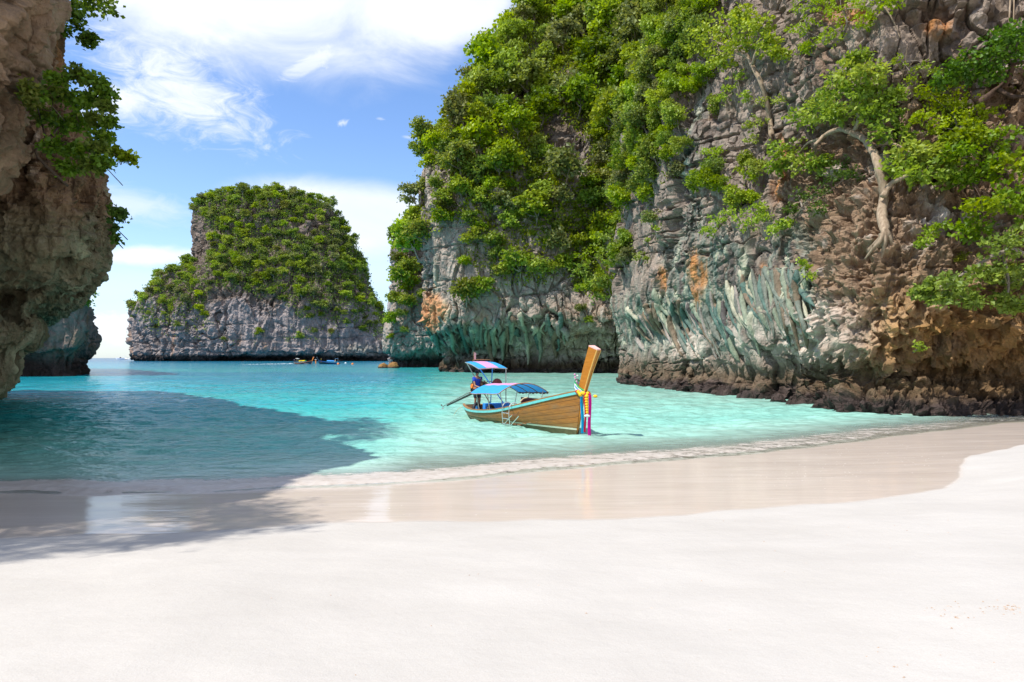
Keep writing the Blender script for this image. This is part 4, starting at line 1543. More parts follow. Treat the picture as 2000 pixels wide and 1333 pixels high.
def near_tree(name, cat, label, keys, limbs, lobes, colour, bark_k, leaf, per_lobe, lift=1.0, seed=1, rscale=1.0, flat=.7, slim=.40, group=None, out=.0, colour2=None, ddep=None):
    """limbs: (photo positions, r0 px, r1 px); lobes: (px, py, r px).  Each point stands LIFT metres or so off the rock behind it."""
    rs = np.random.RandomState(seed)
    b = limbs[0][0][0]
    d0 = (depth_at(keys, *b) if ddep is None else ddep) + .1
    root_p = P(b[0], b[1], d0)
    root = empty(name, root_p)
    tag(root, label, cat, group)
    L = []
    memo = {}

    def at(px, py, k):
        key = (round(px), round(py))
        if key not in memo:
            d = depth_at(keys, px, py) if ddep is None else ddep
            memo[key] = P(px, py, d - lift * k) - root_p
        return memo[key]
    for i, (pts, r0, r1) in enumerate(limbs):
        n = len(pts)
        pp = [at(px, py, (.0 if i == 0 and q == 0 else .25 + .55 * q / max(n - 1, 1)) if i == 0 else .8 + .15 * q / max(n - 1, 1)) for q, (px, py) in enumerate(pts)]
        if i == 0:
            pp = [pp[0] + np.array([0, 1.1, -.45])] + pp
        sc = (root_p[1] - lift) / FPX
        L.append((pp, r0 * sc, r1 * sc))
    if limbs[0][1] >= 7.5:                                           # roots that grip the rock
        p0, rr = L[0][0][1], L[0][1]
        for dx, dz, k_ in ((-.42, -.5, .40), (.40, -.6, .36), (-.05, -.8, .42)):
            L.append(([p0 + (0, 0, .35), p0 + (dx * .5, -.10, dz * .25), p0 + (dx, .15, dz), p0 + (dx * 1.3, .6, dz * 1.8)], rr * k_ * 1.3, rr * k_ * .4))
    lob = []
    for px, py, r in lobes:
        c = at(px, py, .75 + rs.rand() * .6 + out)
        lob.append((c, r * rscale / FPX * (c[1] + root_p[1]) * rs.uniform(.9, 1.1)))
    # twigs from the nearest limb point to every leaf mass
    nodes = np.concatenate([smooth_path(np.array(p_), 8) for p_, _, _ in L])
    for c, r in lob:
        k = nodes[np.argmin(np.linalg.norm(nodes - c, axis=1))]
        mid = (k + c) / 2 + rs.normal(scale=.12, size=3) + (0, 0, -.08)
        w_ = max(.014, min(q_[2] for q_ in L) * .6)
        L.append(([k, mid, c], w_, w_ * .4))
    link(bpy.data.objects.new('trunk', limbs_mesh('trunk', L, BARK[bark_k], 8, seed)), root)
    if colour2:
        half = [l_ for q, l_ in enumerate(lob) if q % 3]
        rest = [l_ for q, l_ in enumerate(lob) if q % 3 == 0]
        link(bpy.data.objects.new('crown', crown_mesh('crown', half, leaf, per_lobe, LEAF[colour], seed, flat, slim=slim, fill=.45)), root)
        link(bpy.data.objects.new('crown', crown_mesh('crown', rest, leaf, per_lobe, LEAF[colour2], seed + 1, flat, slim=slim, fill=.45)), root)
    else:
        link(bpy.data.objects.new('crown', crown_mesh('crown', lob, leaf, per_lobe, LEAF[colour], seed, flat, slim=slim, fill=.45)), root)
    return root


RC = 'right_cliff'
near_tree('cliff_tree', 'tree', 'big twisted pale trunked tree with spreading bright leaves on the ledge of the near cliff', RC,
          [([(1728, 462), (1722, 420), (1727, 378), (1718, 335), (1706, 298), (1688, 272), (1662, 258)], 11.5, 7),
           ([(1662, 258), (1640, 253), (1612, 264), (1592, 284)], 7.5, 4.0), ([(1668, 260), (1678, 232), (1668, 204), (1652, 178), (1640, 160)], 6, 2.2),
           ([(1724, 385), (1740, 360), (1758, 350), (1790, 335)], 7, 2.5), ([(1600, 272), (1578, 280), (1560, 300)], 4, 2), ([(1700, 290), (1740, 280), (1780, 300)], 5, 2)],
          [(1655, 150, 34), (1638, 186, 38), (1690, 176, 32), (1604, 210, 34), (1566, 232, 34), (1532, 296, 34), (1566, 316, 30), (1598, 318, 22), (1722, 222, 34), (1702, 142, 26), (1672, 116, 22),
           (1742, 262, 34), (1776, 298, 38), (1802, 338, 34), (1762, 330, 34), (1842, 320, 34), (1862, 348, 28), (1516, 326, 20), (1688, 214, 28), (1740, 190, 22), (1630, 225, 22), (1820, 300, 26)],
          'bright', 'pale', .22, 290, 1.5, 31, 1.05, colour2='yellow')
near_tree('cliff_tree', 'tree', 'slender pale trunked tree standing alone near the top of the near cliff, round crown', RC,
          [([(1506, 268), (1504, 236), (1497, 196), (1485, 160), (1468, 126), (1458, 108)], 6.5, 4), ([(1460, 110), (1430, 98), (1400, 82)], 4.5, 2), ([(1470, 126), (1478, 100), (1482, 78)], 4, 2)],
          [(1382, 60, 30), (1420, 44, 32), (1460, 58, 30), (1402, 92, 32), (1440, 92, 26), (1362, 92, 22), (1500, 88, 26), (1482, 52, 26), (1522, 106, 16), (1412, 118, 20), (1446, 30, 22)],
          'bright', 'pale', .25, 240, 1.4, 32, 1.08)
near_tree('cliff_tree', 'tree', 'dark forked tree leaning in at the right edge of the near cliff, deep green top', RC,
          [([(1898, 236), (1910, 204), (1938, 182), (1964, 162), (1976, 132), (1964, 108)], 8, 4), ([(1950, 176), (1985, 190), (2030, 180)], 5, 3), ([(1912, 205), (1898, 190), (1896, 178)], 4, 2),
           ([(1976, 128), (1996, 122), (2030, 128)], 4, 2)],
          [(1896, 118, 28), (1938, 106, 32), (1980, 106, 32), (1864, 142, 24), (1902, 150, 26), (1992, 66, 30), (2026, 116, 34), (1958, 74, 24), (1840, 160, 18), (1945, 145, 22)],
          'shade', 'dark', .20, 170, 1.6, 33)
near_tree('cliff_tree', 'tree', 'airy light green tree between the twisted tree and the dark forked tree', RC,
          [([(1885, 330), (1880, 290), (1870, 250), (1860, 220)], 5, 2.5), ([(1872, 255), (1895, 225), (1910, 200)], 3, 1.5)],
          [(1850, 186, 28), (1828, 210, 26), (1880, 206, 28), (1812, 178, 20), (1862, 232, 30), (1902, 236, 26), (1800, 230, 20), (1832, 250, 22), (1930, 222, 24)],
          'yellow', 'grey', .16, 160, 1.3, 34)
near_tree('cliff_tree', 'tree', 'dense broad leaved tree at the right edge below the dark forked tree', RC,
          [([(2010, 430), (1985, 380), (1960, 330), (1930, 290)], 8, 4), ([(1970, 345), (1930, 345), (1900, 360)], 4, 2)],
          [(1902, 262, 40), (1948, 276, 42), (1880, 300, 34), (1992, 318, 44), (1932, 336, 40), (1974, 390, 46), (1922, 408, 38), (1900, 448, 30), (2010, 400, 44), (1868, 272, 22), (1890, 350, 26)],
          'mid', 'dark', .22, 230, 1.8, 35, colour2='bright')
near_tree('cliff_tree', 'tree', 'bright drooping foliage hanging low over the rock at the right edge', RC,
          [([(2020, 520), (1985, 490), (1940, 500), (1890, 530), (1840, 560), (1795, 575)], 6, 2), ([(1960, 500), (1970, 550), (1965, 590)], 3, 1.5)],
          [(1992, 470, 42), (1944, 482, 38), (1962, 534, 36), (1996, 552, 36), (1962, 592, 24), (1852, 554, 28), (1820, 566, 26), (1884, 566, 28), (1796, 572, 18), (1838, 588, 18), (1912, 536, 30), (1990, 600, 20), (1900, 590, 16)],
          'bright', 'grey', .20, 200, 1.8, 36)
near_tree('cliff_tree', 'tree', 'leafy green pale branched tree in the cleft between the two tall cliffs', ('centre_cliff', RC),
          [([(1218, 600), (1202, 560), (1184, 532), (1166, 505)], 4.5, 2.5), ([(1190, 540), (1196, 500), (1204, 450)], 3, 1.5)],
          [(1150, 500, 30), (1190, 470, 30), (1160, 552, 26), (1194, 536, 24), (1132, 528, 20), (1172, 582, 16), (1204, 430, 28), (1214, 388, 24), (1180, 505, 24), (1140, 560, 16)],
          'bright', 'pale', .40, 150, 3.2, 37, colour2='yellow', ddep=101)
BUSHES = [
    ('light green bush spilling over the rock above the teal stains', [(1402, 432, 22), (1430, 418, 24), (1460, 438, 26), (1490, 428, 24), (1514, 450, 18), (1386, 452, 14), (1476, 410, 20), (1538, 436, 14)], 'bright', .20, 130),
    ('fine leaved yellow green bush crowning the hanging slab at the top edge', [(1562, 58, 32), (1600, 28, 36), (1650, 18, 40), (1702, 8, 36), (1622, 70, 28), (1574, 94, 18), (1742, 4, 24), (1580, 10, 30), (1640, -20, 40), (1690, 40, 24)], 'yellow', .13, 260),
    ('tiny bright bush alone on the tan rock face', [(1573, 524, 13), (1584, 540, 9), (1566, 514, 8)], 'bright', .17, 60),
    ('deep green low bush beneath the twisted tree', [(1562, 384, 28), (1600, 378, 26), (1640, 322, 28), (1600, 408, 20), (1660, 342, 22), (1545, 410, 16), (1620, 350, 22)], 'shade', .15, 170),
    ('wispy bush on the pale rock rib beneath the slender tree', [(1482, 236, 20), (1470, 276, 18), (1490, 200, 16), (1462, 250, 12), (1520, 196, 14)], 'yellow', .15, 110),
    ('small green tuft low on the grey face beside the long crack', [(1398, 340, 14), (1414, 352, 10), (1384, 330, 9)], 'bright', .18, 70),
    ('small leafy tuft on the grey face right of the long crack', [(1376, 298, 13), (1392, 306, 12), (1402, 292, 9)], 'bright', .18, 70),
    ('ragged tuft hanging beneath the wispy bush', [(1456, 338, 13), (1470, 346, 11), (1446, 330, 9)], 'bright', .18, 70),
    ('tuft of leaves low on the grey buttress near the orange streak', [(1252, 496, 10), (1262, 506, 9), (1240, 504, 8)], 'bright', .22, 50),
    ('sparse sprig on the grey buttress above the cleft tree', [(1262, 470, 8), (1280, 448, 7)], 'yellow', .20, 36),
    ('sprig between the airy tree and the drooping foliage', [(1826, 450, 14), (1810, 466, 12), (1840, 440, 12), (1800, 478, 9)], 'bright', .16, 80),
    ('tiny sprig low on the ochre rock under the drooping foliage', [(1790, 674, 9), (1797, 680, 7)], 'bright', .14, 40),
    ('scrubby bush at the mouth of the dark hollow behind the twisted tree', [(1762, 120, 18), (1780, 150, 18), (1800, 130, 14), (1830, 140, 12)], 'yellow', .13, 70),
    ('bush with pale leaves low down the gully left of the slender tree', [(1440, 150, 18), (1425, 175, 16), (1410, 190, 12), (1452, 190, 12)], 'bright', .19, 90),
]
for q, (lab, lobes, colr, lf, per) in enumerate(BUSHES):
    b_ = max(lobes, key=lambda l_: l_[2])
    near_tree('cliff_bush', 'bush', lab, RC, [([(b_[0] + 4, b_[1] + b_[2] * .8), (b_[0], b_[1] + b_[2] * .3), (b_[0], b_[1])], 2.2, 1.0)], lobes, colr, 'grey', lf, per, .7, 60 + q, .95)


def twigs(name, label, key, limbs, bark_k, lift, seed):
    d0 = depth_at(key, *limbs[0][0][0])
    root_p = P(*limbs[0][0][0], d0)
    root = tag(empty(name, root_p), label, 'branch' if 'branch' in name else 'root')
    L = []
    for pts, r0, r1 in limbs:
        L.append(([P(px, py, d0 - lift * (.2 + .8 * q / max(len(pts) - 1, 1))) - root_p for q, (px, py) in enumerate(pts)], r0 / FPX * d0, r1 / FPX * d0))
    link(bpy.data.objects.new('limb', limbs_mesh('limb', L, BARK[bark_k], 6, seed)), root)


twigs('bare_branch', 'leafless pale branches standing in front of the dark hollow', RC,
      [([(1762, 152), (1768, 120), (1772, 92)], 1.5, .6), ([(1766, 150), (1790, 128), (1812, 116), (1820, 104)], 1.5, .6), ([(1768, 140), (1784, 120), (1796, 100)], 1.1, .5), ([(1764, 145), (1752, 122), (1748, 108)], 1.0, .4),
       ([(1790, 128), (1806, 130), (1818, 122)], .9, .4)], 'pale', .8, 5)
twigs('hanging_root', 'pair of pale roots hanging down the dark rock at the top right corner', RC,
      [([(1974, -20), (1972, 20), (1970, 58)], 1.8, 1.2), ([(1981, -20), (1980, 15), (1979, 56)], 1.6, 1.0)], 'pale', .5, 6)
twigs('hanging_root', 'single thin root hanging down the grey face beside the long crack', RC, [([(1388, 205), (1384, 240), (1382, 285)], 1.2, .7)], 'pale', .4, 7)
twigs('hanging_root', 'pale root hanging from the yellow green bush across the slab', RC, [([(1728, 14), (1744, 40), (1758, 74)], 1.6, .9)], 'pale', .5, 8)

# --- shrubs that run over the left shoulder of the near cliff
rs = np.random.RandomState(41)
rgt_protos = {}
for ci, (cname, bk) in enumerate((('bright', 'grey'), ('yellow', 'grey'), ('mid', 'grey'), ('grey', 'pale'))):
    rgt_protos[cname] = [proto(400 + ci * 10 + q, 1.0, .9, 8, .075, 170, LEAF[cname], BARK[bk], .45, .03, .6) for q in range(2)]


def p_rgt(px, py, V, N):
    n = fbm(V / 4.0, 3, off=91.)
    pr = np.where(inside([(1215, -60), (1440, -60), (1420, 30), (1362, 120), (1345, 230), (1318, 300), (1270, 345), (1225, 335)], px, py), .95, 0.) * np.where(n < -.2, .3, 1)
    pr = np.maximum(pr, np.where(inside([(1218, 320), (1330, 320), (1300, 440), (1270, 520), (1212, 540)], px, py) & (n > -.02), .5, 0))
    pr = np.maximum(pr, np.where(inside([(1330, 150), (1470, 130), (1500, 420), (1330, 430)], px, py) & (n > .10), .22, 0))
    pr = np.maximum(pr, np.where(inside([(1780, 150), (2040, 40), (2040, 640), (1880, 620), (1850, 400)], px, py) & (n > .05), .25, 0))
    return pr


for V_, N_, px_, py_ in scatter(RC, p_rgt, 1.05, 150, rs, 60000, -.02):
    cname = choose(rs, {'bright': 4, 'yellow': 2.4, 'mid': 2, 'grey': .8})
    size = rs.uniform(1.5, 3.0) * V_[1] / 55
    plant('ledge_shrub', 'shrub', rgt_protos[cname][rs.randint(2)], cname, V_ - N_ * .15, N_, size, rs, True, 'right', px_, py_)
carpet('ledge_undergrowth', RC, lambda px, py, V, N: np.clip(p_rgt(px, py, V, N), 0, 1), 9000, .20, LEAF['mid'], 9, 'small leaves growing between shrubs on the ledges of the near cliff', .5)

# --- greenery of the shaded cliffs on the other side
LC = ('left_cliff', 'overhanging_rock')
near_tree('cliff_tree', 'tree', 'leafy branch reaching into the sky from the top of the shaded cliff', 'left_cliff',
          [([(84, 6), (112, 20), (140, 42), (168, 66), (184, 76)], 2.2, .7), ([(112, 20), (120, 45), (124, 62)], 1.2, .5), ([(95, 8), (118, 2), (138, 14)], 1.2, .5)],
          [(112, 6, 17), (136, 26, 15), (152, 52, 11), (166, 76, 10), (180, 72, 8), (106, 38, 14), (122, 60, 10), (140, 8, 10), (150, 34, 8), (172, 86, 6)],
          'shade', 'dark', .13, 90, .4, 71, ddep=19.2)
near_tree('cliff_tree', 'tree', 'dark green mass of leaves covering the upper face of the shaded cliff', LC,
          [([(70, 300), (100, 265), (130, 235), (170, 205), (200, 185)], 3, 1), ([(100, 265), (140, 285), (185, 300)], 2, .8), ([(90, 275), (80, 235), (70, 200)], 2, .8)],
          [(150, 148, 24), (188, 162, 20), (204, 184, 15), (104, 186, 28), (142, 196, 28), (176, 198, 18), (84, 226, 26), (122, 246, 30), (160, 244, 26), (186, 236, 17), (104, 286, 26), (150, 296, 26), (188, 286, 20),
           (204, 268, 13), (132, 330, 20), (178, 328, 19), (200, 318, 14), (64, 186, 18), (206, 210, 10), (214, 240, 8), (110, 155, 14)],
          'shade', 'dark', .115, 240, .7, 72, .86, colour2='mid', ddep=None)
near_tree('cliff_bush', 'bush', 'sunlit yellow green sprig sticking out from the dark leaves of the shaded cliff', 'left_cliff',
          [([(196, 312), (220, 305), (252, 312)], 1.0, .4)], [(212, 300, 12), (232, 304, 11), (246, 308, 8), (258, 312, 5), (222, 294, 7)], 'yellow', 'grey', .15, 60, .4, 73, ddep=19.2)
near_tree('cliff_bush', 'bush', 'small plant dangling from the bulge of the shaded cliff against the sky', 'left_cliff',
          [([(206, 424), (222, 428), (236, 416)], 1.0, .4), ([(222, 428), (226, 450), (224, 474)], .8, .3)], [(222, 428, 10), (234, 416, 6), (240, 424, 4), (226, 446, 6), (222, 410, 8), (224, 466, 4)], 'shade', 'dark', .13, 46, .3, 74, ddep=19.2)
near_tree('cliff_bush', 'bush', 'small bush on the edge of the dark inner rock wall above the water', 'inner_cliff',
          [([(158, 585), (164, 572), (168, 560)], .8, .4)], [(164, 556, 8), (172, 572, 8), (168, 590, 7), (178, 574, 5)], 'shade', 'dark', .5, 50, .8, 75)
near_tree('cliff_bush', 'bush', 'rusty green grass beard hanging under the overhanging rock slab', LC,
          [([(60, 160), (58, 180), (58, 205)], .8, .4)], [(56, 168, 10), (58, 184, 11), (60, 200, 9), (54, 190, 8)], 'olive', 'grey', .10, 160, .5, 76)

# --- the branch that hangs out above the beach beside the slab: its leaves throw the soft shade on the sand
rs = np.random.RandomState(91)
root = tag(empty('cliff_tree', (-16.7, 7.9, 11.9)), 'leafy boughs reaching out over the beach above the corner of the view', 'tree')
spots = [(-9.9, 8.3), (-10.5, 7.6), (-11.2, 7.0), (-12.0, 6.5), (-12.9, 6.0), (-11.0, 8.8), (-11.8, 8.1), (-12.6, 7.4), (-13.5, 6.9), (-14.5, 6.4), (-11.6, 9.7), (-12.5, 9.2), (-13.4, 8.5), (-14.4, 8.0), (-15.4, 7.4),
         (-12.3, 10.6), (-13.2, 10.1), (-14.2, 9.6), (-15.2, 9.0), (-11.7, 11.5), (-13.0, 11.3), (-14.0, 10.8), (-10.6, 9.6), (-15.0, 10.4)]
lob = [(np.array([x + 16.5, y - 10.5, .2 + rs.normal(0, .25)]), rs.uniform(.72, .98)) for x, y in spots]
L_ = [([(-1.0, .5, -.6), (.6, .1, .1), (3.0, -.6, .2), (6.0, -2.2, .1)], .22, .05), ([(1.2, 0, .1), (3.0, -2.0, .0), (4.2, -4.2, -.1)], .12, .04), ([(2.0, -.3, .1), (4.2, .2, .1)], .10, .04)]
nodes = np.concatenate([smooth_path(np.array(p_, float), 8) for p_, _, _ in L_])
for c, r in lob:
    k = nodes[np.argmin(np.linalg.norm(nodes - c, axis=1))]
    L_.append(([k, (k + c) / 2 + (0, 0, -.08), c], .03, .012))
link(bpy.data.objects.new('trunk', limbs_mesh('trunk', L_, BARK['dark'], 7, 91)), root)
link(bpy.data.objects.new('crown', crown_mesh('crown', lob, .10, 900, LEAF['shade'], 91, .5, slim=.45, fill=.7, jitter=1.7)), root)

# --- scrub added on the shaded cliff's brow to feather the shadow on the water
rs = np.random.RandomState(93)
root = tag(empty('cliff_tree', (-14.6, 20.4, 13.5)), 'low spreading tree added on the brow of the shaded cliff to feather its shadow', 'tree')
spots = [(-15.9, 21.2), (-16.0, 22.2), (-16.3, 23.3), (-16.2, 24.4), (-16.5, 25.4), (-16.8, 26.5), (-17.2, 27.6), (-17.5, 28.8), (-17.0, 21.8), (-17.2, 23.8), (-17.4, 25.4), (-15.6, 20.2), (-16.6, 20.0)]
lob = [(np.array([(x + 18.2) * .8, (y - 25.5) * .8, .7 + rs.normal(0, .25)]), rs.uniform(.5, .75)) for x, y in spots]
L_ = [([(-.6, 0, -.9), (.3, -.3, .0), (1.0, -1.8, .6), (1.6, -3.7, .7)], .16, .05), ([(.3, -.3, .0), (.8, 1.1, .6), (.8, 2.2, .7)], .10, .04)]
nodes = np.concatenate([smooth_path(np.array(p_, float), 8) for p_, _, _ in L_])
for c, r in lob:
    k = nodes[np.argmin(np.linalg.norm(nodes - c, axis=1))]
    L_.append(([k, (k + c) / 2 + (0, 0, -.08), c], .03, .012))
link(bpy.data.objects.new('trunk', limbs_mesh('trunk', L_, BARK['dark'], 7, 93)), root)
link(bpy.data.objects.new('crown', crown_mesh('crown', lob, .15, 300, LEAF['shade'], 93, .6, slim=.42, fill=.6, jitter=1.2)), root)

# --- drip ribs: stalactite flutes that run down under the overhanging ledges, each a part of its cliff
def drip_ribs(key, parent, count, px0, px1, top, length, sweep, rad, seed, mat, lift):
    rs = np.random.RandomState(seed)
    shades = [MINT * .8, TEAL * 1.0, np.array([.10, .16, .13]), PALE * .62, DARK * .9, np.array([.24, .27, .19]), np.array([.17, .19, .15]), np.array([.20, .15, .10])]
    for k in range(count):
        bx = px0 + (px1 - px0) * (k + rs.uniform(-.4, .4)) / count
        ty, ln, sw = top(bx) + rs.normal() * 15, length(bx) * rs.uniform(.45, 1.1), sweep(bx) * rs.uniform(.7, 1.2)
        pts = []
        for f_ in np.linspace(0, 1, 9):
            x_, y_ = bx + sw * f_ ** 1.6, ty + ln * f_
            V_, N_ = surface_at(key, x_, y_, 6)
            pts.append(V_ + N_ * lift * (.25 + .9 * math.sin(math.pi * min(f_ * 1.1, 1))))
        pts = np.array(pts)
        pts[1:-1] = (pts[:-2] + 2 * pts[1:-1] + pts[2:]) / 4
        pts[1:-1] = (pts[:-2] + 2 * pts[1:-1] + pts[2:]) / 4
        path = smooth_path(pts, 22)
        r_ = rad * rs.uniform(.6, 1.5) * ((np.linspace(1.2, .55, 22) + .16 * np.sin(np.linspace(0, 9, 22) + k)) * np.minimum(1, np.minimum(np.linspace(.25, 5, 22), np.linspace(7, .2, 22)))) * path[:, 1] / 50
        V, F, caps = tube_arrays(path, r_, 7, seed + k)
        F = np.concatenate([F[:, [0, 1, 2]], F[:, [0, 2, 3]], np.array(caps)])
        col = shades[rs.randint(len(shades))]
        c = np.clip(col[None] * (1 + .35 * fbm(V / .25, 3)[:, None]), .02, .8)
        me = np_mesh('drip_rib', V, F, [mat], True, c)
        link(bpy.data.objects.new('drip_rib', me), CLIFFS[parent]['o'])


drip_ribs(RC, RC, 74, 1222, 1570, lambda x: np.interp(x, [1222, 1300, 1360, 1420, 1500, 1570], [612, 600, 590, 560, 520, 520]), lambda x: np.interp(x, [1222, 1300, 1420, 1570], [66, 84, 120, 150]),
          lambda x: np.interp(x, [1222, 1300, 1420, 1570], [26, 30, 34, 30]), .19, 501, ROCK['near'], -.01)
drip_ribs('centre_cliff', 'centre_cliff', 56, 832, 1110, lambda x: np.interp(x, [832, 900, 1000, 1110], [640, 642, 640, 634]), lambda x: 44 + 10 * math.sin(x), lambda x: np.interp(x, [832, 900, 1000, 1110], [16, 8, 2, 0]), .16, 502, ROCK['mid'], .10)

# ================================================================ boats
def flat_mat(name, col, rough=.5, metal=0.0, spec=.4, var=.12, scale=6.0, bump=0.0, coat=0.0, stretch=(1, 1, 1)):
    m_, t = new_mat(name)
    oc = t.n('ShaderNodeTexCoord').outputs['Object']
    n_ = t.noise(t.vec(oc, stretch), scale, 5, .6)
    c = t.mix(t.rng(n_, .3, .7), tuple(v * (1 - var) for v in col), tuple(min(v * (1 + var), .95) for v in col))
    finish(t, principled(t, c, rough, t.bump(n_, bump, .01) if bump else None, spec, metal, coat))
    return m_


def wood_mat(name, a, b, worn, rough=.45, coat=.15):
    m_, t = new_mat(name)
    oc = t.n('ShaderNodeTexCoord').outputs['Object']
    rnd = t.n('ShaderNodeObjectInfo').outputs['Random']
    off = t.n('ShaderNodeCombineXYZ')
    t.put(off.inputs[1], t.m('MULTIPLY', rnd, 9.0))
    va = t.n('ShaderNodeVectorMath', operation='ADD')
    t.put(va.inputs[0], oc)
    t.put(va.inputs[1], off.outputs[0])
    g = t.noise(t.vec(va.outputs[0], (.7, 5, 9)), 2.2, 6, .65, dist=.4)
    p_ = t.noise(t.vec(va.outputs[0], (.5, 1.5, 2.0)), 1.6, 5, .65)
    k = t.noise(t.vec(va.outputs[0], (1.2, 2, 14)), 3.0, 4, .6)
    c = t.mix(t.rng(g, .3, .7), a, b)
    c = t.mix(t.rng(p_, .50, .72, 0, .85), c, worn)
    c = t.mix(t.rng(k, .62, .75, 0, .5), c, tuple(v * .4 for v in a))
    finish(t, principled(t, c, t.rng(p_, .35, .7, rough, rough + .25), t.bump(g, .35, .006), .35, 0, coat))
    return m_


BM = {
    'plank': wood_mat('varnished_plank', (.23, .092, .022), (.40, .165, .032), (.22, .14, .07)),
    'plank_low': wood_mat('weathered_plank', (.22, .115, .035), (.33, .175, .05), (.23, .19, .10), .6, .0),
    'prow': wood_mat('orange_prow_wood', (.42, .145, .018), (.56, .215, .028), (.36, .15, .04), .35, .3),
    'prow_edge': wood_mat('yellow_prow_edge', (.62, .34, .08), (.72, .45, .13), (.6, .3, .08), .4, .2),
    'deck': wood_mat('deck_wood', (.20, .10, .045), (.31, .17, .08), (.30, .22, .14), .6, 0),
    'rail': wood_mat('rail_wood', (.26, .12, .04), (.40, .20, .07), (.33, .2, .1), .4, .2),
    'teal': flat_mat('teal_paint', (.16, .56, .55), .4, var=.12, coat=.2),
    'stripe': flat_mat('white_waterline', (.60, .62, .48), .5),
    'bottom': flat_mat('bottom_paint', (.115, .10, .045), .7, var=.3, scale=4),
    'pipe': flat_mat('galvanised_pipe', (.52, .47, .40), .35, .6, var=.2),
    'steel': flat_mat('ladder_steel', (.72, .72, .70), .22, .85, var=.08),
    'iron': flat_mat('dark_engine_iron', (.055, .05, .048), .5, .5, var=.5, scale=14, bump=.6),
    'rust': flat_mat('rusty_pipe', (.30, .13, .07), .55, .3, var=.35, scale=12),
    'chrome': flat_mat('engine_alloy', (.55, .53, .5), .3, .8, var=.3, scale=15),
    'black': flat_mat('black_rubber', (.02, .02, .022), .6, var=.3),
    'blue': flat_mat('blue_plastic', (.015, .10, .52), .4, var=.15),
    'red': flat_mat('red_paint', (.55, .03, .03), .45, var=.15),
    'maroon': flat_mat('maroon_seat', (.16, .03, .028), .6, var=.3, scale=9),
    'bluepaint': flat_mat('blue_post_paint', (.04, .30, .78), .4, var=.1),
    'navy': flat_mat('navy_hull_paint', (.012, .03, .05), .4, var=.3),
    'navyblue': flat_mat('deep_blue_trim', (.02, .10, .42), .4),
    'orange': flat_mat('orange_cloth', (.85, .22, .03), .7),
    'yellow': flat_mat('marigold_yellow', (.88, .47, .015), .7, var=.2, scale=25, bump=.5),
    'white': flat_mat('white_gelcoat', (.80, .80, .79), .3, var=.05, coat=.3),
    'pinkpaint': flat_mat('faded_pink_paint', (.80, .46, .42), .5),
    'green': flat_mat('green_canvas', (.05, .42, .12), .7),
    'glass': flat_mat('dark_glass', (.02, .03, .04), .1, var=.2),
    'skin': flat_mat('brown_skin', (.30, .15, .085), .5, var=.08),
    'hair': flat_mat('black_hair', (.012, .01, .01), .5),
    'shirt_blue': flat_mat('blue_shirt_cloth', (.012, .05, .38), .8, var=.2),
    'shorts': flat_mat('dark_shorts_cloth', (.03, .035, .05), .85, var=.2),
    'rope': flat_mat('pale_rope', (.55, .42, .26), .8, var=.2),
}


def cloth_mat(name, col, tl=.5):
    m_, t = new_mat(name)
    oc = t.n('ShaderNodeTexCoord').outputs['Object']
    n_ = t.noise(oc, 5, 5, .6)
    c = t.mix(t.rng(n_, .3, .7), tuple(v * .88 for v in col), tuple(min(v * 1.08, .95) for v in col))
    d = t.n('ShaderNodeBsdfDiffuse')
    t.put(d.inputs[0], c)
    l_ = t.n('ShaderNodeBsdfTranslucent')
    t.put(l_.inputs[0], c)
    a = t.n('ShaderNodeMixShader')
    a.inputs[0].default_value = tl
    t.put(a.inputs[1], d.outputs[0])
    t.put(a.inputs[2], l_.outputs[0])
    finish(t, a.outputs[0])
    return m_


BM['c_blue'] = cloth_mat('blue_awning_cloth', (.07, .42, .86), .35)
BM['c_pink'] = cloth_mat('pink_awning_cloth', (.86, .40, .66), .35)
BM['c_yellow'] = cloth_mat('yellow_awning_cloth', (.85, .62, .02), .3)
BM['c_green'] = cloth_mat('green_awning_cloth', (.06, .50, .16), .3)
BM['c_sky'] = cloth_mat('sky_blue_awning_cloth', (.10, .36, .78), .3)
BM['c_white'] = cloth_mat('white_cloth', (.82, .82, .80), .3)
BM['r_blue'] = cloth_mat('blue_ribbon_cloth', (.01, .42, .80), .35)
BM['r_red'] = cloth_mat('red_ribbon_cloth', (.85, .03, .08), .35)
BM['r_pink'] = cloth_mat('magenta_ribbon_cloth', (.88, .02, .35), .35)


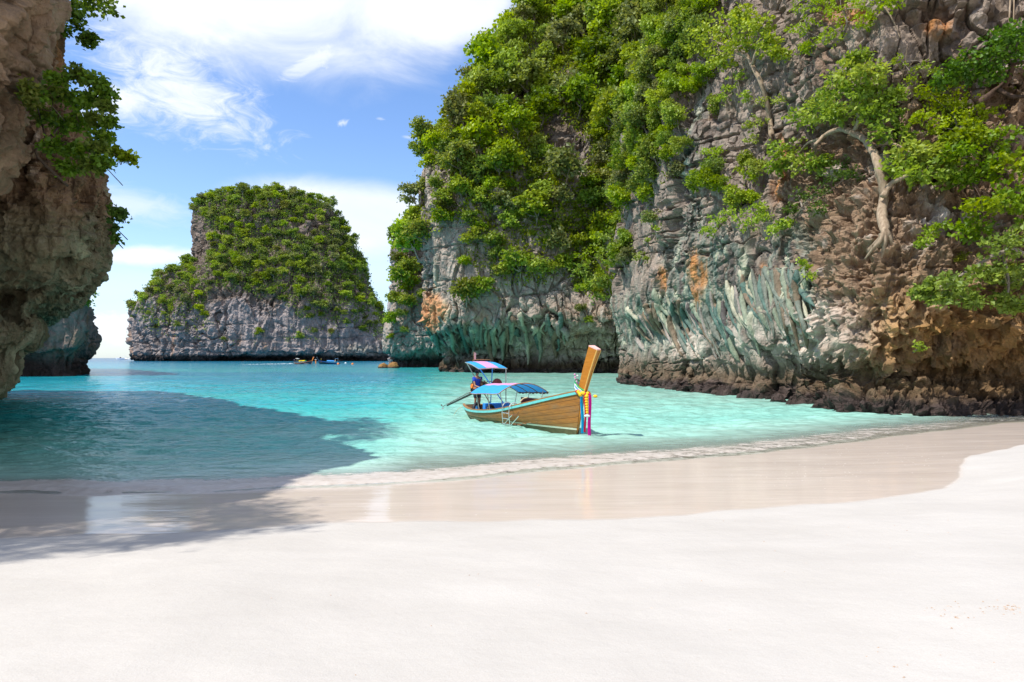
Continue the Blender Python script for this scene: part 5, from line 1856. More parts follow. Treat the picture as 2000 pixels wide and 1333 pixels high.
class MB:
    """collects shapes into one mesh"""
    def __init__(self):
        self.v, self.f, self.mi = [], [], []

    def add(self, V, F, mi=0):
        k = len(self.v)
        self.v += [tuple(map(float, v)) for v in V]
        self.f += [tuple(int(a) + k for a in f) for f in F]
        self.mi += [mi] * len(F)
        return self

    def box(self, c, s, rot=None, mi=0, bevel=0.0):
        hx, hy, hz = s[0] / 2, s[1] / 2, s[2] / 2
        V = np.array([(x, y, z) for x in (-hx, hx) for y in (-hy, hy) for z in (-hz, hz)], float)
        if rot is not None:
            V = V @ np.array(rot).T
        V = V + np.asarray(c, float)
        return self.add(V, [(0, 1, 3, 2), (4, 6, 7, 5), (0, 4, 5, 1), (2, 3, 7, 6), (0, 2, 6, 4), (1, 5, 7, 3)], mi)

    def tube(self, path, r0, r1=None, sides=8, mi=0, n=None, smooth=True):
        path = smooth_path(path, n or max(5, 3 * len(path))) if smooth and len(path) > 2 else np.asarray(path, float)
        r = np.linspace(r0, r0 if r1 is None else r1, len(path))
        V, F, caps = tube_arrays(path, r, sides)
        return self.add(V, [tuple(x) for x in F] + caps, mi)

    def strip(self, rows, mi=0, closed=False):
        """rows: list of equal length point lists, joined by quads"""
        rows = np.asarray(rows, float)
        a, b = rows.shape[:2]
        i = np.arange(a * b).reshape(a, b)
        F = []
        for p_ in range(a - 1):
            for q in range(b - 1 + (1 if closed else 0)):
                q2 = (q + 1) % b
                F.append((i[p_, q], i[p_, q2], i[p_ + 1, q2], i[p_ + 1, q]))
        return self.add(rows.reshape(-1, 3), F, mi)

    def torus(self, c, R_, r, axis='y', nu=18, nv=8, mi=0, arc=1.0):
        V, F = [], []
        for a in range(nu):
            t_ = 2 * math.pi * arc * a / nu
            for b in range(nv):
                u = 2 * math.pi * b / nv
                rr = R_ + r * math.cos(u)
                p_ = {'y': (rr * math.cos(t_), r * math.sin(u), rr * math.sin(t_)), 'x': (r * math.sin(u), rr * math.cos(t_), rr * math.sin(t_)),
                      'z': (rr * math.cos(t_), rr * math.sin(t_), r * math.sin(u))}[axis]
                V.append(np.asarray(c) + p_)
                F.append((a * nv + b, a * nv + (b + 1) % nv, ((a + 1) % nu) * nv + (b + 1) % nv, ((a + 1) % nu) * nv + b))
        return self.add(V, F, mi)

    def ball(self, c, r, nu=10, nv=7, mi=0):
        rx, ry, rz = (r, r, r) if np.isscalar(r) else r
        V = [(c[0], c[1], c[2] - rz)]
        for a in range(1, nv):
            th = math.pi * a / nv
            for b in range(nu):
                ph = 2 * math.pi * b / nu
                V.append((c[0] + rx * math.sin(th) * math.cos(ph), c[1] + ry * math.sin(th) * math.sin(ph), c[2] - rz * math.cos(th)))
        V.append((c[0], c[1], c[2] + rz))
        F = [(0, 1 + (b + 1) % nu, 1 + b) for b in range(nu)]
        for a in range(nv - 2):
            for b in range(nu):
                F.append((1 + a * nu + b, 1 + a * nu + (b + 1) % nu, 1 + (a + 1) * nu + (b + 1) % nu, 1 + (a + 1) * nu + b))
        t_ = len(V) - 1
        F += [(1 + (nv - 2) * nu + b, 1 + (nv - 2) * nu + (b + 1) % nu, t_) for b in range(nu)]
        return self.add(V, F, mi)

    def lathe(self, c, prof, n=16, axis='z', mi=0):
        rows = []
        for r, h in prof:
            row = []
            for k in range(n):
                a = 2 * math.pi * k / n
                p_ = (r * math.cos(a), r * math.sin(a), h) if axis == 'z' else (h, r * math.cos(a), r * math.sin(a)) if axis == 'x' else (r * math.cos(a), h, r * math.sin(a))
                row.append(np.asarray(c, float) + p_)
            rows.append(row)
        return self.strip(rows, mi, True)

    def build(self, name, mats, parent=None, smooth=False):
        o = mesh_obj(name, self.v, self.f, mats, parent, smooth)
        if len(set(self.mi)) > 1:
            o.data.polygons.foreach_set('material_index', np.array(self.mi, dtype=np.int32))
        return o


HX = np.array([-.38, 0, .8, 2, 3.5, 5, 6.2, 7.0, 7.42])
HB = np.array([.30, .46, .66, .81, .85, .74, .50, .22, .045])
HS = np.array([.50, .45, .40, .43, .56, .83, 1.10, 1.30, 1.42])
HK = np.array([.12, -.10, -.25, -.30, -.32, -.32, -.30, -.27, -.22])
HR = np.array([-.10, -.04, 0, 0, 0, .02, .08, .20, .36])


def hull_pt(u, t, side, out=0.0, zfix=None):
    """u along the boat 0..1, t from keel to gunwale"""
    k = u * (len(HX) - 1)
    C = catmull(np.stack([HX, HB, HS, HK, HR], 1), np.array([k]))[0]
    if zfix is not None:
        t = max(0.0, min(1.0, (zfix - C[3]) / (C[2] - C[3]))) ** (1 / 1.2)
    y = C[1] * math.sin(math.pi / 2 * t) ** .78
    z = C[3] + (C[2] - C[3]) * t ** 1.2
    return np.array([C[0] + C[4] * t, side * (y + out), z])


def longtail(root, sc, detail=True):
    """a long-tail boat in the frame of ROOT: +X to the bow, +Y to port, z = 0 at the waterline"""
    U = np.linspace(0, 1, 31 if detail else 15)
    nt = 9 if detail else 6
    h = MB()
    for s in (1, -1):
        rows = [[hull_pt(u, t, s) for t in np.linspace(0, 1, nt)] for u in U]
        h.strip(rows if s > 0 else [r[::-1] for r in rows])
    st = [hull_pt(0, t, s) for s, tt in ((1, np.linspace(1, 0, 6)), (-1, np.linspace(0, 1, 6))) for t in tt]
    h.add(st, [tuple(range(len(st)))])
    h.build('hull', BM[sc['hull']], root, True)
    if detail:
        edges = np.linspace(.33, .985, 7)
        for s in (1, -1):
            for q in range(6):
                b = MB()
                a0, a1 = edges[q] + .003, edges[q + 1] - .003
                rows = []
                for u in U:
                    rows.append([hull_pt(u, a0, s, .0), hull_pt(u, a0, s, .020), hull_pt(u, (a0 + a1) / 2, s, .022), hull_pt(u, a1, s, .018), hull_pt(u, a1, s, 0)])
                b.strip(rows if s < 0 else [r[::-1] for r in rows])
                b.build('hull_plank', BM['plank_low'] if q == 0 else BM['plank'], root)
        for s in (1, -1):
            b = MB()
            ul = np.linspace(.0, 1, 26)
            b.strip([[hull_pt(u, 0, s, .030, zfix=.13), hull_pt(u, 0, s, .034, zfix=.19)] for u in np.linspace(.56, .995, 16)])
            b.build('waterline_stripe', BM['stripe'], root)
            b = MB()
            b.strip([[hull_pt(u, 0, s, .029, zfix=-.25), hull_pt(u, 0, s, .029, zfix=-.05), hull_pt(u, 0, s, .029, zfix=.125)] for u in np.linspace(.05, .995, 24)])
            b.build('bottom_paint', BM['bottom'], root)
    for s in (1, -1):
        b, c = MB(), MB()
        rb, rc = [], []
        for u in U:
            p_ = hull_pt(u, 1, s)
            rb.append([p_ + (0, s * .01, -.085), p_ + (0, s * .055, -.08), p_ + (0, s * .06, .0), p_ + (0, s * .01, .005)])
            rc.append([p_ + (0, s * .05, .006), p_ + (0, s * .05, .045), p_ + (0, -s * .07, .045), p_ + (0, -s * .07, .006)])
        b.strip(rb, closed=True).build('gunwale_rail', BM[sc['rail']], root)
        c.strip(rc, closed=True).build('top_rail', BM[sc['toprail']], root)
    # stem and prow
    b = MB()
    ring = []
    for x, z, fa, w_ in ((7.28, -.25, .10, .05), (7.46, .2, .13, .055), (7.66, .9, .16, .06), (7.74, 1.3, .20, .07)):
        ring.append([(x - fa / 2, -w_, z), (x + fa * .6, -w_ * .55, z), (x + fa * .6, w_ * .55, z), (x - fa / 2, w_, z)])
    b.strip(ring, closed=True)
    b.build('stem_post', BM[sc['stem']], root)
    b = MB()
    ring = []
    for x, z, fa, w_ in ((7.70, 1.24, .28, .07), (7.86, 1.62, .30, .08), (8.08, 2.1, .33, .09), (8.32, 2.55, .36, .105), (8.44, 2.76, .38, .115)):
        dz = fa * .22
        ring.append([(x - fa / 2, -w_, z + dz), (x + fa / 2, -w_ * .62, z - dz * .5), (x + fa / 2, w_ * .62, z - dz * .5), (x - fa / 2, w_, z + dz)])
    b.strip(ring, closed=True)
    pr = b.build('prow', BM[sc['prow']], root)
    m_ = MB()
    top = ring[-1]
    m_.add([np.array(p_) for p_ in top] + [np.array(p_) + (.01, 0, .035) for p_ in top], [(4, 5, 6, 7), (0, 1, 5, 4), (1, 2, 6, 5), (2, 3, 7, 6), (3, 0, 4, 7)])
    m_.build('prow_cap', BM[sc['cap']], pr)
    if detail:
        for s in (1, -1):
            e = MB()
            e.strip([[np.array(r_[1 if s < 0 else 2]) + (-.02, s * .012, 0), np.array(r_[1 if s < 0 else 2]) + (.02, s * .014, 0), np.array(r_[1 if s < 0 else 2]) + (.02, -s * .012, 0)] for r_ in ring])
            e.build('prow_edge', BM['prow_edge'], pr)
    # inside
    if detail:
        xs_ = np.linspace(.1, 6.4, 22)
        for q in range(len(xs_) - 1):
            k = np.interp((xs_[q] + xs_[q + 1]) / 2, HX, np.arange(len(HX))) / (len(HX) - 1)
            half = hull_pt(k, .62, 1)[1] - .03
            zf = .10 if xs_[q] > .9 else .30
            MB().box(((xs_[q] + xs_[q + 1]) / 2, 0, zf + max(0, xs_[q] - 4.6) * .22), (xs_[q + 1] - xs_[q] - .015, half * 2, .03)).build('deck_plank', BM['deck'], root)
        for x in (1.0, 2.2, 3.4, 4.6, 5.6):
            k = np.interp(x, HX, np.arange(len(HX))) / (len(HX) - 1)
            p_ = hull_pt(k, .86, 1)
            MB().box((x, 0, p_[2]), (.20, p_[1] * 2, .035)).build('thwart', BM['deck'], root)
        fd = MB()
        fd.strip([[hull_pt(u, .93, -1, -.02), hull_pt(u, .93, 1, -.02)] for u in np.linspace(.76, .975, 9)])
        fd.build('foredeck', BM['deck'], root)
    # passenger awning: an arched cloth on bows and posts
    x0, x1, hw = (1.75, 4.05, 1.08) if detail else (1.9, 4.6, .9)
    ez, cz = 1.10, 1.47
    nu, ny = 7, 13

    def arch(x, s, dz=0.0):
        f_ = (x - x0) / (x1 - x0)
        return np.array([x, s * hw, ez + .09 * f_ + (cz - ez) * (1 - abs(s) ** 2.1) + dz - .02 * math.sin(f_ * math.pi * 3) ** 2])
    cuts = sc['awning']                                              # (from, to, cloth) across the beam
    aw = None
    for a, b_, mk in cuts:
        c = MB()
        c.strip([[arch(x, s) for s in np.linspace(a, b_, 6)] for x in np.linspace(x0, x1, nu)])
        o = c.build('awning_cloth', BM[mk], root)
        if detail:
            o.data.polygons.foreach_set('use_smooth', np.ones(len(o.data.polygons), bool))
    if detail:
        for x in np.linspace(x0, x1, 4):
            MB().tube([arch(x, s, -.018) for s in np.linspace(-1, 1, 11)], .016, sides=6, smooth=False).build('awning_bow', BM['rail'], root)
        for s in (-1, 1):
            MB().tube([arch(x, s, -.01) for x in np.linspace(x0, x1, 6)], .016, sides=6, smooth=False).build('awning_edge', BM['rail'], root)
        fr = MB()
        rows = []
        for x in np.linspace(x0 + .02, x1 - .02, 34):
            p_ = arch(x, .99, -.01)
            rows.append([p_, p_ + (0, .005, -.05 - .018 * math.sin(x * 24))])
        fr.strip(rows).build('awning_fringe', BM['maroon'], root)
    posts = [(x, s) for x in ((1.95, 2.9, 3.9) if detail else (2.1, 4.4)) for s in (-1, 1)]
    for x, s in posts:
        k = np.interp(x, HX, np.arange(len(HX))) / (len(HX) - 1)
        p_ = hull_pt(k, 1, s)
        MB().tube([p_ + (0, -s * .04, -.05), arch(x, s * .86, -.03)], .017, sides=6, smooth=False).build('awning_post', BM['pipe' if detail else 'rail'], root)
    # helmsman's roof over the stern
    rx0, rx1, rw = .38, 1.62, .64
    rz0, rz1 = 2.31, 2.06

    def roof(x, s):
        f_ = (x - rx0) / (rx1 - rx0)
        return np.array([x, s * rw, rz0 + (rz1 - rz0) * f_ ** 1.5 + .035 * (1 - s * s)])
    for a, b_, mk in sc['roof']:
        c = MB()
        c.strip([[roof(x, s) for s in np.linspace(a, b_, 4)] for x in np.linspace(rx0, rx1, 6)])
        c.build('roof_cloth', BM[mk], root)
    ed = MB()
    loop = [roof(rx0, -1), roof((rx0 + rx1) / 2, -1), roof(rx1, -1), roof(rx1, 0), roof(rx1, 1), roof((rx0 + rx1) / 2, 1), roof(rx0, 1), roof(rx0, 0), roof(rx0, -1)]
    ed.tube([p_ - (0, 0, .018) for p_ in loop], .02, sides=6, smooth=False).build('roof_frame', BM['pipe'], root)
    for x, s, mk in ((rx0 + .08, -.96, 'pipe'), (rx1 - .04, .96, 'pipe'), (rx1 - .06, -.9, 'bluepaint' if detail else 'pipe'), (rx0 + .1, .92, 'bluepaint' if detail else 'pipe')):
        k = np.interp(x, HX, np.arange(len(HX))) / (len(HX) - 1)
        g = hull_pt(k, 1, 1 if s > 0 else -1)
        base = np.array([x, s * min(rw, g[1] - .06), g[2] - .06])
        MB().tube([base, roof(x, s) - (0, 0, .02)], .022, sides=7, smooth=False).build('roof_post', BM[mk], root)
    if detail:
        MB().tube([(.62, -.42, 2.30), (.62, -.40, 2.40), (.62, 0, 2.41), (.62, .40, 2.40), (.62, .42, 2.30)], .014, sides=6, smooth=False).build('roof_rack', BM['rail'], root)
        fl = MB()
        fl.tube([(.42, -.25, 2.30), (.40, -.25, 2.74)], .010, sides=5, smooth=False)
        flag = fl.build('flag_pole', BM['rail'], root)
        c = MB()
        c.strip([[np.array([.40 + .02 * math.sin(5 * k + j), -.25 + .05 * j + .015 * math.sin(9 * k), 2.72 - .06 * k - .02 * j]) for j in range(3)] for k in range(6)])
        c.build('flag', BM['pinkpaint'], flag)
    # engine on its pivot, with the long tail shaft
    eng = MB()
    eng.box((.28, 0, 1.24), (.62, .36, .34)).box((.20, 0, 1.46), (.40, .26, .14)).box((.50, .12, 1.36), (.20, .16, .26))
    for q in range(5):
        eng.box((.02 + q * .12, 0, 1.24), (.035, .42, .30))
    eo = eng.build('engine', BM['iron'], root)
    if detail:
        MB().lathe((-.06, 0, 1.28), [(.0, -.04), (.17, -.04), (.19, 0), (.17, .04), (.06, .05), (0, .05)], 18, 'x').build('flywheel', BM['rust'], eo)
        MB().lathe((.18, -.20, 1.30), [(0, -.05), (.09, -.05), (.10, 0), (0, .01)], 14, 'y').build('pulley', BM['orange'], eo)
        MB().lathe((.42, -.20, 1.22), [(0, -.05), (.075, -.05), (.08, 0), (0, .01)], 14, 'y').build('pulley', BM['orange'], eo)
        MB().tube([(.1, -.1, 1.52), (.02, -.12, 1.66), (.16, -.1, 1.70), (.3, -.06, 1.58)], .03, sides=7).build('exhaust', BM['chrome'], eo)
        MB().tube([(.4, .02, 1.5), (.42, -.08, 1.62), (.55, -.1, 1.58), (.56, -.06, 1.4)], .025, sides=7).build('intake', BM['chrome'], eo)
        MB().ball((.36, .06, 1.60), (.11, .09, .07)).build('air_filter', BM['chrome'], eo)
    MB().tube([(.3, 0, .35), (.3, 0, 1.10)], .055, sides=8, smooth=False).build('engine_mount', BM['iron'], root)
    sh = MB()
    end = np.array([-2.45, -.38, .30])
    sh.tube([(.10, 0, 1.10), (-.5, -.08, .98), end], .030, .022, 7, smooth=False)
    so = sh.build('tail_shaft', BM['iron' if not detail else 'chrome'], root)
    MB().tube([(.0, -.02, 1.03), end + (.35, .05, .06)], .05, .035, 7, smooth=False).build('shaft_housing', BM['iron'], so)
    pr_ = MB()
    for q in range(3):
        a = 2 * math.pi * q / 3 + .4
        r_ = np.array([0, math.cos(a), math.sin(a)])
        tn = np.array([.5, -math.sin(a), math.cos(a)]) * .05
        pr_.add([end + r_ * .02, end + r_ * .10 + tn, end + r_ * .14, end + r_ * .10 - tn], [(0, 1, 2, 3)])
    pr_.ball(end, .035, 8, 5).build('propeller', BM['chrome'], so)
    if detail:
        for yy in (-.14, .12):
            MB().tube([(.6, yy, 1.30), (.95, yy * 1.1, 1.52), (1.5, yy * 1.6 + .1, 1.42)], .016, sides=6).build('tiller_bar', BM['rust'], root)
        for xx, rr in ((.80, .16), (.98, .10)):
            MB().torus((xx, -.06, 1.42), rr, .014, 'x', 16, 6).build('tiller_hoop', BM['rust'], root)
        MB().tube([(.72, -.16, 1.1), (1.1, -.1, 1.22), (1.5, .15, 1.36)], .014, sides=6).build('tiller_bar', BM['rust'], root)
        wh = MB()
        wh.lathe((1.52, .24, 1.42), [(.0, -.03), (.20, -.035), (.235, 0), (.20, .035), (.12, .05), (0, .05)], 20, 'x')
        wh.build('clutch_wheel', BM['maroon'], root)
    else:
        MB().tube([(.6, 0, 1.3), (1.5, .1, 1.4)], .02, sides=5, smooth=False).build('tiller_bar', BM['rust'], root)
    return root


# ---------------------------------------------------------------- people
def skin_part(name, pts, edges, rad, mat, parent, levels=1):
    me = bpy.data.meshes.new(name)
    me.from_pydata([tuple(map(float, p_)) for p_ in pts], edges, [])
    o = link(bpy.data.objects.new(name, me), parent)
    sk = o.modifiers.new('skin', 'SKIN')
    sk.use_smooth_shade = True
    if not me.skin_vertices:
        bpy.context.view_layer.update()
    lay = me.skin_vertices[0] if len(me.skin_vertices) else None
    if lay is not None:
        for k, r_ in enumerate(rad):
            lay.data[k].radius = (r_, r_) if np.isscalar(r_) else r_
            lay.data[k].use_root = (k == 0)
    sb = o.modifiers.new('smooth', 'SUBSURF')
    sb.levels = sb.render_levels = levels
    me.materials.append(mat)
    return o


def person(loc, rz, h, shirt, label, cap=True, reach=True, group=None):
    """a standing adult about h tall facing +X"""
    r = empty('person', loc, rz)
    tag(r, label, 'person', group)
    k = h / 1.7
    hand_r = (.42, -.20, 1.02) if reach else (.08, -.24, .80)
    elb_r = (.16, -.25, 1.08) if reach else (-.02, -.24, 1.08)
    J = [(0, 0, .93), (.01, 0, 1.15), (0, 0, 1.38), (.01, 0, 1.50), (.03, 0, 1.60), (.02, 0, 1.68),          # pelvis .. head
         (0, -.19, 1.40), elb_r, hand_r, (0, .19, 1.40), (-.03, .25, 1.10), (.10, .24, .86),
         (0, -.10, .86), (.03, -.11, .48), (-.01, -.11, .07), (.14, -.12, .03), (0, .10, .86), (.05, .11, .48), (-.02, .11, .07), (.13, .12, .03)]
    E = [(0, 1), (1, 2), (2, 3), (3, 4), (4, 5), (2, 6), (6, 7), (7, 8), (2, 9), (9, 10), (10, 11), (0, 12), (12, 13), (13, 14), (14, 15), (0, 16), (16, 17), (17, 18), (18, 19)]
    rad = [.115, .105, .11, .05, .085, .06, .055, .042, .032, .055, .042, .032, .085, .055, .040, .03, .085, .055, .040, .03]
    skin_part('body', [np.array(p_) * k for p_ in J], E, [x * k for x in rad], BM['skin'], r)
    T = [(0, 0, .90), (.01, 0, 1.15), (0, 0, 1.40), (0, -.19, 1.41), tuple((np.array(J[6]) + J[7]) / 2), (0, .19, 1.41), tuple((np.array(J[9]) + J[10]) / 2)]
    skin_part('shirt', [np.array(p_) * k for p_ in T], [(0, 1), (1, 2), (2, 3), (3, 4), (2, 5), (5, 6)], [x * k for x in (.145, .135, .13, .075, .068, .075, .068)], shirt, r)
    S_ = [(0, 0, .92), (0, -.10, .84), (.03, -.11, .52), (0, .10, .84), (.05, .11, .52)]
    skin_part('shorts', [np.array(p_) * k for p_ in S_], [(0, 1), (1, 2), (0, 3), (3, 4)], [x * k for x in (.14, .105, .085, .105, .085)], BM['shorts'], r)
    hr = MB()
    hr.ball((.01 * k, 0, 1.665 * k), (.108 * k, .098 * k, .085 * k))
    if cap:
        hr.box((.13 * k, 0, 1.665 * k), (.12 * k, .15 * k, .02 * k))
    hr.build('cap' if cap else 'hair', BM['hair'], r, True)
    return r


# ---------------------------------------------------------------- the wooden boat in the shallows
BROT = math.atan2(-.870, .494)
boat = empty('longtail_boat', (-1.56, 28.75, 0.02), BROT)
tag(boat, 'varnished wooden longtail boat with pink and blue awnings moored in the shallows', 'boat', 'longtail boats')
longtail(boat, dict(hull='deck', rail='teal', toprail='rail', stem='prow', prow='prow', cap='pinkpaint',
                    awning=[(-1, -.42, 'c_blue'), (-.42, .30, 'c_pink'), (.30, 1, 'c_blue')],
                    roof=[(-1, -.45, 'c_blue'), (-.45, .40, 'c_pink'), (.40, 1, 'c_blue')]))


def BW(x, y, z):
    c, s = math.cos(BROT), math.sin(BROT)
    return np.array([-1.56 + x * c - y * s, 28.75 + x * s + y * c, .02 + z])


def on_boat(name, x, y, z, label, cat, rz=0.0, group=None):
    o = empty(name, BW(x, y, z), BROT + rz)
    return tag(o, label, cat, group)


# seats along the far side
MB().box((3.5, .66, .80), (1.5, .05, .30)).build('seat_back', BM['maroon'], boat)
MB().box((3.5, .50, .56), (1.5, .34, .05)).build('bench', BM['red'], boat)
MB().tube([(5.15, -.80, .95), (5.2, -.70, 1.06), (5.34, -.62, 1.10)], .022, sides=6).build('mooring_cleat', BM['rope'], boat)

person(BW(.78, -.30, .32), BROT + .25, 1.62, BM['shirt_blue'], 'boatman in a blue shirt and dark cap standing under the stern roof')

o = on_boat('cargo_box', 1.75, .10, .13, 'bright blue box with a red lower half in the middle of the wooden boat', 'box')
MB().box((0, 0, .37), (.50, 1.0, .34)).build('lid', BM['bluepaint'], o)
MB().box((0, 0, .10), (.52, 1.02, .195)).build('base', BM['red'], o)
o = on_boat('drum', 1.95, -.42, .30, 'dark blue plastic drum lying by the near rail of the wooden boat', 'drum', .3)
MB().lathe((0, 0, 0), [(0, -.26), (.15, -.26), (.165, -.2), (.165, .2), (.15, .26), (0, .26)], 18, 'x').build('barrel', BM['blue'], o, True)
MB().lathe((.265, 0, .05), [(0, 0), (.03, 0), (.03, .02), (0, .02)], 10, 'x').build('cap', BM['orange'], o)
for x, y, lab in ((1.20, -.52, 'black tyre propped upright near the stern of the wooden boat'), (2.55, -.60, 'black tyre standing inside the rail beside the blue drum')):
    o = on_boat('tyre', x, y, .42, lab, 'tyre', .5, 'tyres carried in the wooden boat')
    MB().torus((0, 0, 0), .22, .065, 'x', 22, 9).build('rubber', BM['black'], o, True)
    MB().torus((0, 0, 0), .155, .02, 'x', 18, 6).build('rim', BM['chrome'], o, True)
o = on_boat('bucket', 1.02, -.40, .36, 'small pale blue bucket behind the tyre at the stern', 'bucket')
MB().lathe((0, 0, 0), [(0, 0), (.07, 0), (.09, .22), (.08, .22), (.065, .02)], 14).build('pail', BM['c_blue'], o)
MB().torus((0, 0, .22), .088, .008, 'z', 14, 5).build('rim', BM['white'], o)
o = on_boat('boat_ladder', 4.37, 0, 0, 'steel swim ladder hooked over the side of the wooden boat', 'ladder')
yl = -hull_pt(np.interp(4.37, HX, np.arange(len(HX))) / (len(HX) - 1), 1, 1)[1]
zl = .72
for dx in (-.25, .25):
    MB().tube([(dx, yl + .22, zl - .12), (dx, yl + .18, zl + .10), (dx, yl + .02, zl + .15), (dx, yl - .13, zl + .02), (dx, yl - .15, zl - .3), (dx - .02, yl - .06, -.22)], .018, sides=7).build('rail', BM['steel'], o)
for q in range(4):
    f_ = q / 3
    MB().tube([(-.25, yl - .15 + .04 * f_, zl - .22 - .20 * q), (.25, yl - .15 + .04 * f_, zl - .22 - .20 * q)], .015, sides=6, smooth=False).build('rung', BM['steel'], o)
for dx in (-.08, .40):
    MB().tube([(dx, yl - .16, .10), (dx + .52, yl - .14, .46)], .016, sides=6, smooth=False).build('folding_leg', BM['steel'], o)
MB().tube([(-.05, yl - .15, .50), (.40, yl - .15, .47), (.75, yl - .13, .50), (.9, yl - .12, .62)], .014, sides=6).build('hook', BM['rust'], o)
o = on_boat('mooring_rope', -.38, -.30, .45, 'thin pale rope hanging from the stern into the water', 'rope')
MB().tube([(0, 0, 0), (-.25, -.15, -.12), (-.45, -.3, -.42), (-.5, -.35, -.8)], .010, sides=5).build('strand', BM['rope'], o)

# garland, sash and ribbons on the prow
o = on_boat('flower_garland', 7.74, 0, 1.36, 'orange and yellow marigold garland tied round the foot of the prow', 'garland')
rs = np.random.RandomState(3)
g = MB()
for q in range(26):
    a = 2 * math.pi * q / 26
    g.ball((.06 + .24 * math.cos(a), .17 * math.sin(a), -.05 * math.cos(a) + rs.normal(0, .02)), .055 + rs.rand() * .02, 8, 5, mi=0 if rs.rand() < .65 else 1)
g.build('flower_ring', [BM['yellow'], BM['red']], o, True)
g = MB()
for q in range(7):
    g.ball((.33 + .005 * q, -.06, -.10 - .085 * q), (.075 - .004 * q, .075 - .004 * q, .05), 9, 5)
g.build('flower_strand', BM['yellow'], o, True)
MB().ball((.36, -.06, -.72), (.10, .10, .045), 9, 5).build('strand_end', BM['c_white'], o, True)
MB().ball((.44, .20, -.10), (.09, .06, .05), 9, 5).build('loose_bloom', BM['yellow'], o, True)
o = on_boat('prow_scarf', 7.66, 0, 1.46, 'white and blue cloth scarf wrapped behind the garland on the prow', 'scarf')
g = MB()
for q, mk in enumerate((0, 0, 1, 0, 2)):
    rows = []
    for a in np.linspace(0, 2 * math.pi, 22):
        rr = 1 + .06 * math.sin(a * 7 + q)
        cx_, cy_ = .25 * math.cos(a) * rr, .15 * math.sin(a) * rr
        zt = .17 * -math.cos(a) + .05 * q - .10
        rows.append([(cx_, cy_, zt), (cx_ * 1.08, cy_ * 1.1, zt + .035), (cx_, cy_, zt + .07)])
    g.strip(rows, mi=mk)
g.build('wrap', [BM['c_white'], BM['c_blue'], BM['c_green']], o)
g = MB()
for q in range(9):
    g.ball((-.20 + rs.normal(0, .03), -.05 + rs.normal(0, .05), .12 + q * .045), .035, 7, 4, mi=q % 2)
g.build('flower_sprig', [BM['c_pink'], BM['c_white']], o, True)
for nm, mk, dx, dy, w_, ln, lab in (('blue', 'r_blue', .20, -.15, .10, 1.22, 'long bright blue ribbon hanging from the prow, nearest the hull'), ('red', 'r_red', .27, -.09, .07, 1.18, 'narrow red ribbon hanging between the blue and the magenta one'),
                                    ('pink', 'r_pink', .36, .03, .11, 1.36, 'long magenta ribbon hanging from the prow, farthest from the hull')):
    o = on_boat('ribbon', 7.74 + dx, dy, 1.30, lab, 'ribbon', 0, 'ribbons hanging from the prow')
    g = MB()
    rows = []
    for q in range(14):
        f_ = q / 13
        sw = .03 * math.sin(f_ * 5 + dx * 20)
        rows.append([(sw + .02 * f_, -w_ / 2 * (1 + .2 * f_), -ln * f_), (sw + .02 + .02 * f_, 0, -ln * f_), (sw + .02 * f_, w_ / 2 * (1 + .2 * f_), -ln * f_)])
    g.strip(rows).build('cloth', BM[mk], o, True)
    MB().torus((0, 0, .01), .03, .012, 'y', 10, 5).build('knot', BM[mk], o, True)

# ---------------------------------------------------------------- boats at the far island
d1 = 268
fb = empty('longtail_boat', ((571 - CXP) / FPX * d1, d1 + 4, .05), R(-14))
fb.scale = (.95, 1, 1)
tag(fb, 'small distant longtail boat with a green and yellow awning and red prow, trailing a wake', 'boat', 'longtail boats')
longtail(fb, dict(hull='navy', rail='orange', toprail='rail', stem='orange', prow='orange', cap='pinkpaint',
                  awning=[(-1, 0, 'c_yellow'), (0, 1, 'c_green')], roof=[(-1, 1, 'c_white')]), False)
fb2 = empty('longtail_boat', ((660 - CXP) / FPX * d1, d1 + 2, .05), R(180 + 10))
fb2.scale = (1.02, 1.05, 1)
tag(fb2, 'small distant dark blue longtail boat with blue awning lying beside the orange buoys', 'boat', 'longtail boats')
longtail(fb2, dict(hull='navy', rail='navyblue', toprail='navyblue', stem='navy', prow='navy', cap='white',
                   awning=[(-1, 0, 'c_sky'), (0, 1, 'c_sky')], roof=[(-1, 1, 'c_sky')]), False)


def far_at(px, d, z=0.0):
    return ((px - CXP) / FPX * d, d, z)


person(far_at(627.5, 267.2, .75), R(180), 1.65, BM['yellow'], 'person in a yellow top standing in the dark blue distant boat', False, False)
person(far_at(574.5, 267.6, .55), R(0), 1.6, BM['shirt_blue'], 'helmsman in blue at the stern of the distant boat with the yellow awning', True, False)
person(far_at(588, 267.4, .62), R(0), 1.35, BM['red'], 'passenger in red seated under the yellow awning of the distant boat', False, False)
o = tag(empty('prow_cloth', far_at(616.6, 265.8, .1)), 'orange cloth hanging from the bow of the dark blue distant boat', 'cloth')
g = MB()
g.strip([[(-.22, 0, 1.7 - .3 * q), (0, -.06, 1.7 - .3 * q), (.22, 0, 1.7 - .3 * q)] for q in range(6)])
g.build('cloth', BM['orange'], o)
MB().torus((0, 0, 1.75), .26, .10, 'z', 10, 5).build('wrap', BM['c_white'], o)
for px_, dd_, mk, lab in ((660.5, 262, 'orange', 'orange buoy floating at the stern of the dark blue distant boat'), (688.5, 258, 'orange', 'lone orange buoy between the dark blue boat and the headland'),
                          (675, 300, 'white', 'small white buoy floating beyond the orange ones')):
    o = tag(empty('buoy', far_at(px_, dd_, .05)), lab, 'buoy', 'buoys off the distant boats')
    MB().lathe((0, 0, 0), [(0, -.3), (.34, -.22), (.50, .05), (.42, .34), (.16, .5), (0, .52)], 14).build('float', BM[mk], o, True)
    MB().torus((0, 0, .58), .10, .03, 'x', 10, 5).build('ring', BM['black'], o)

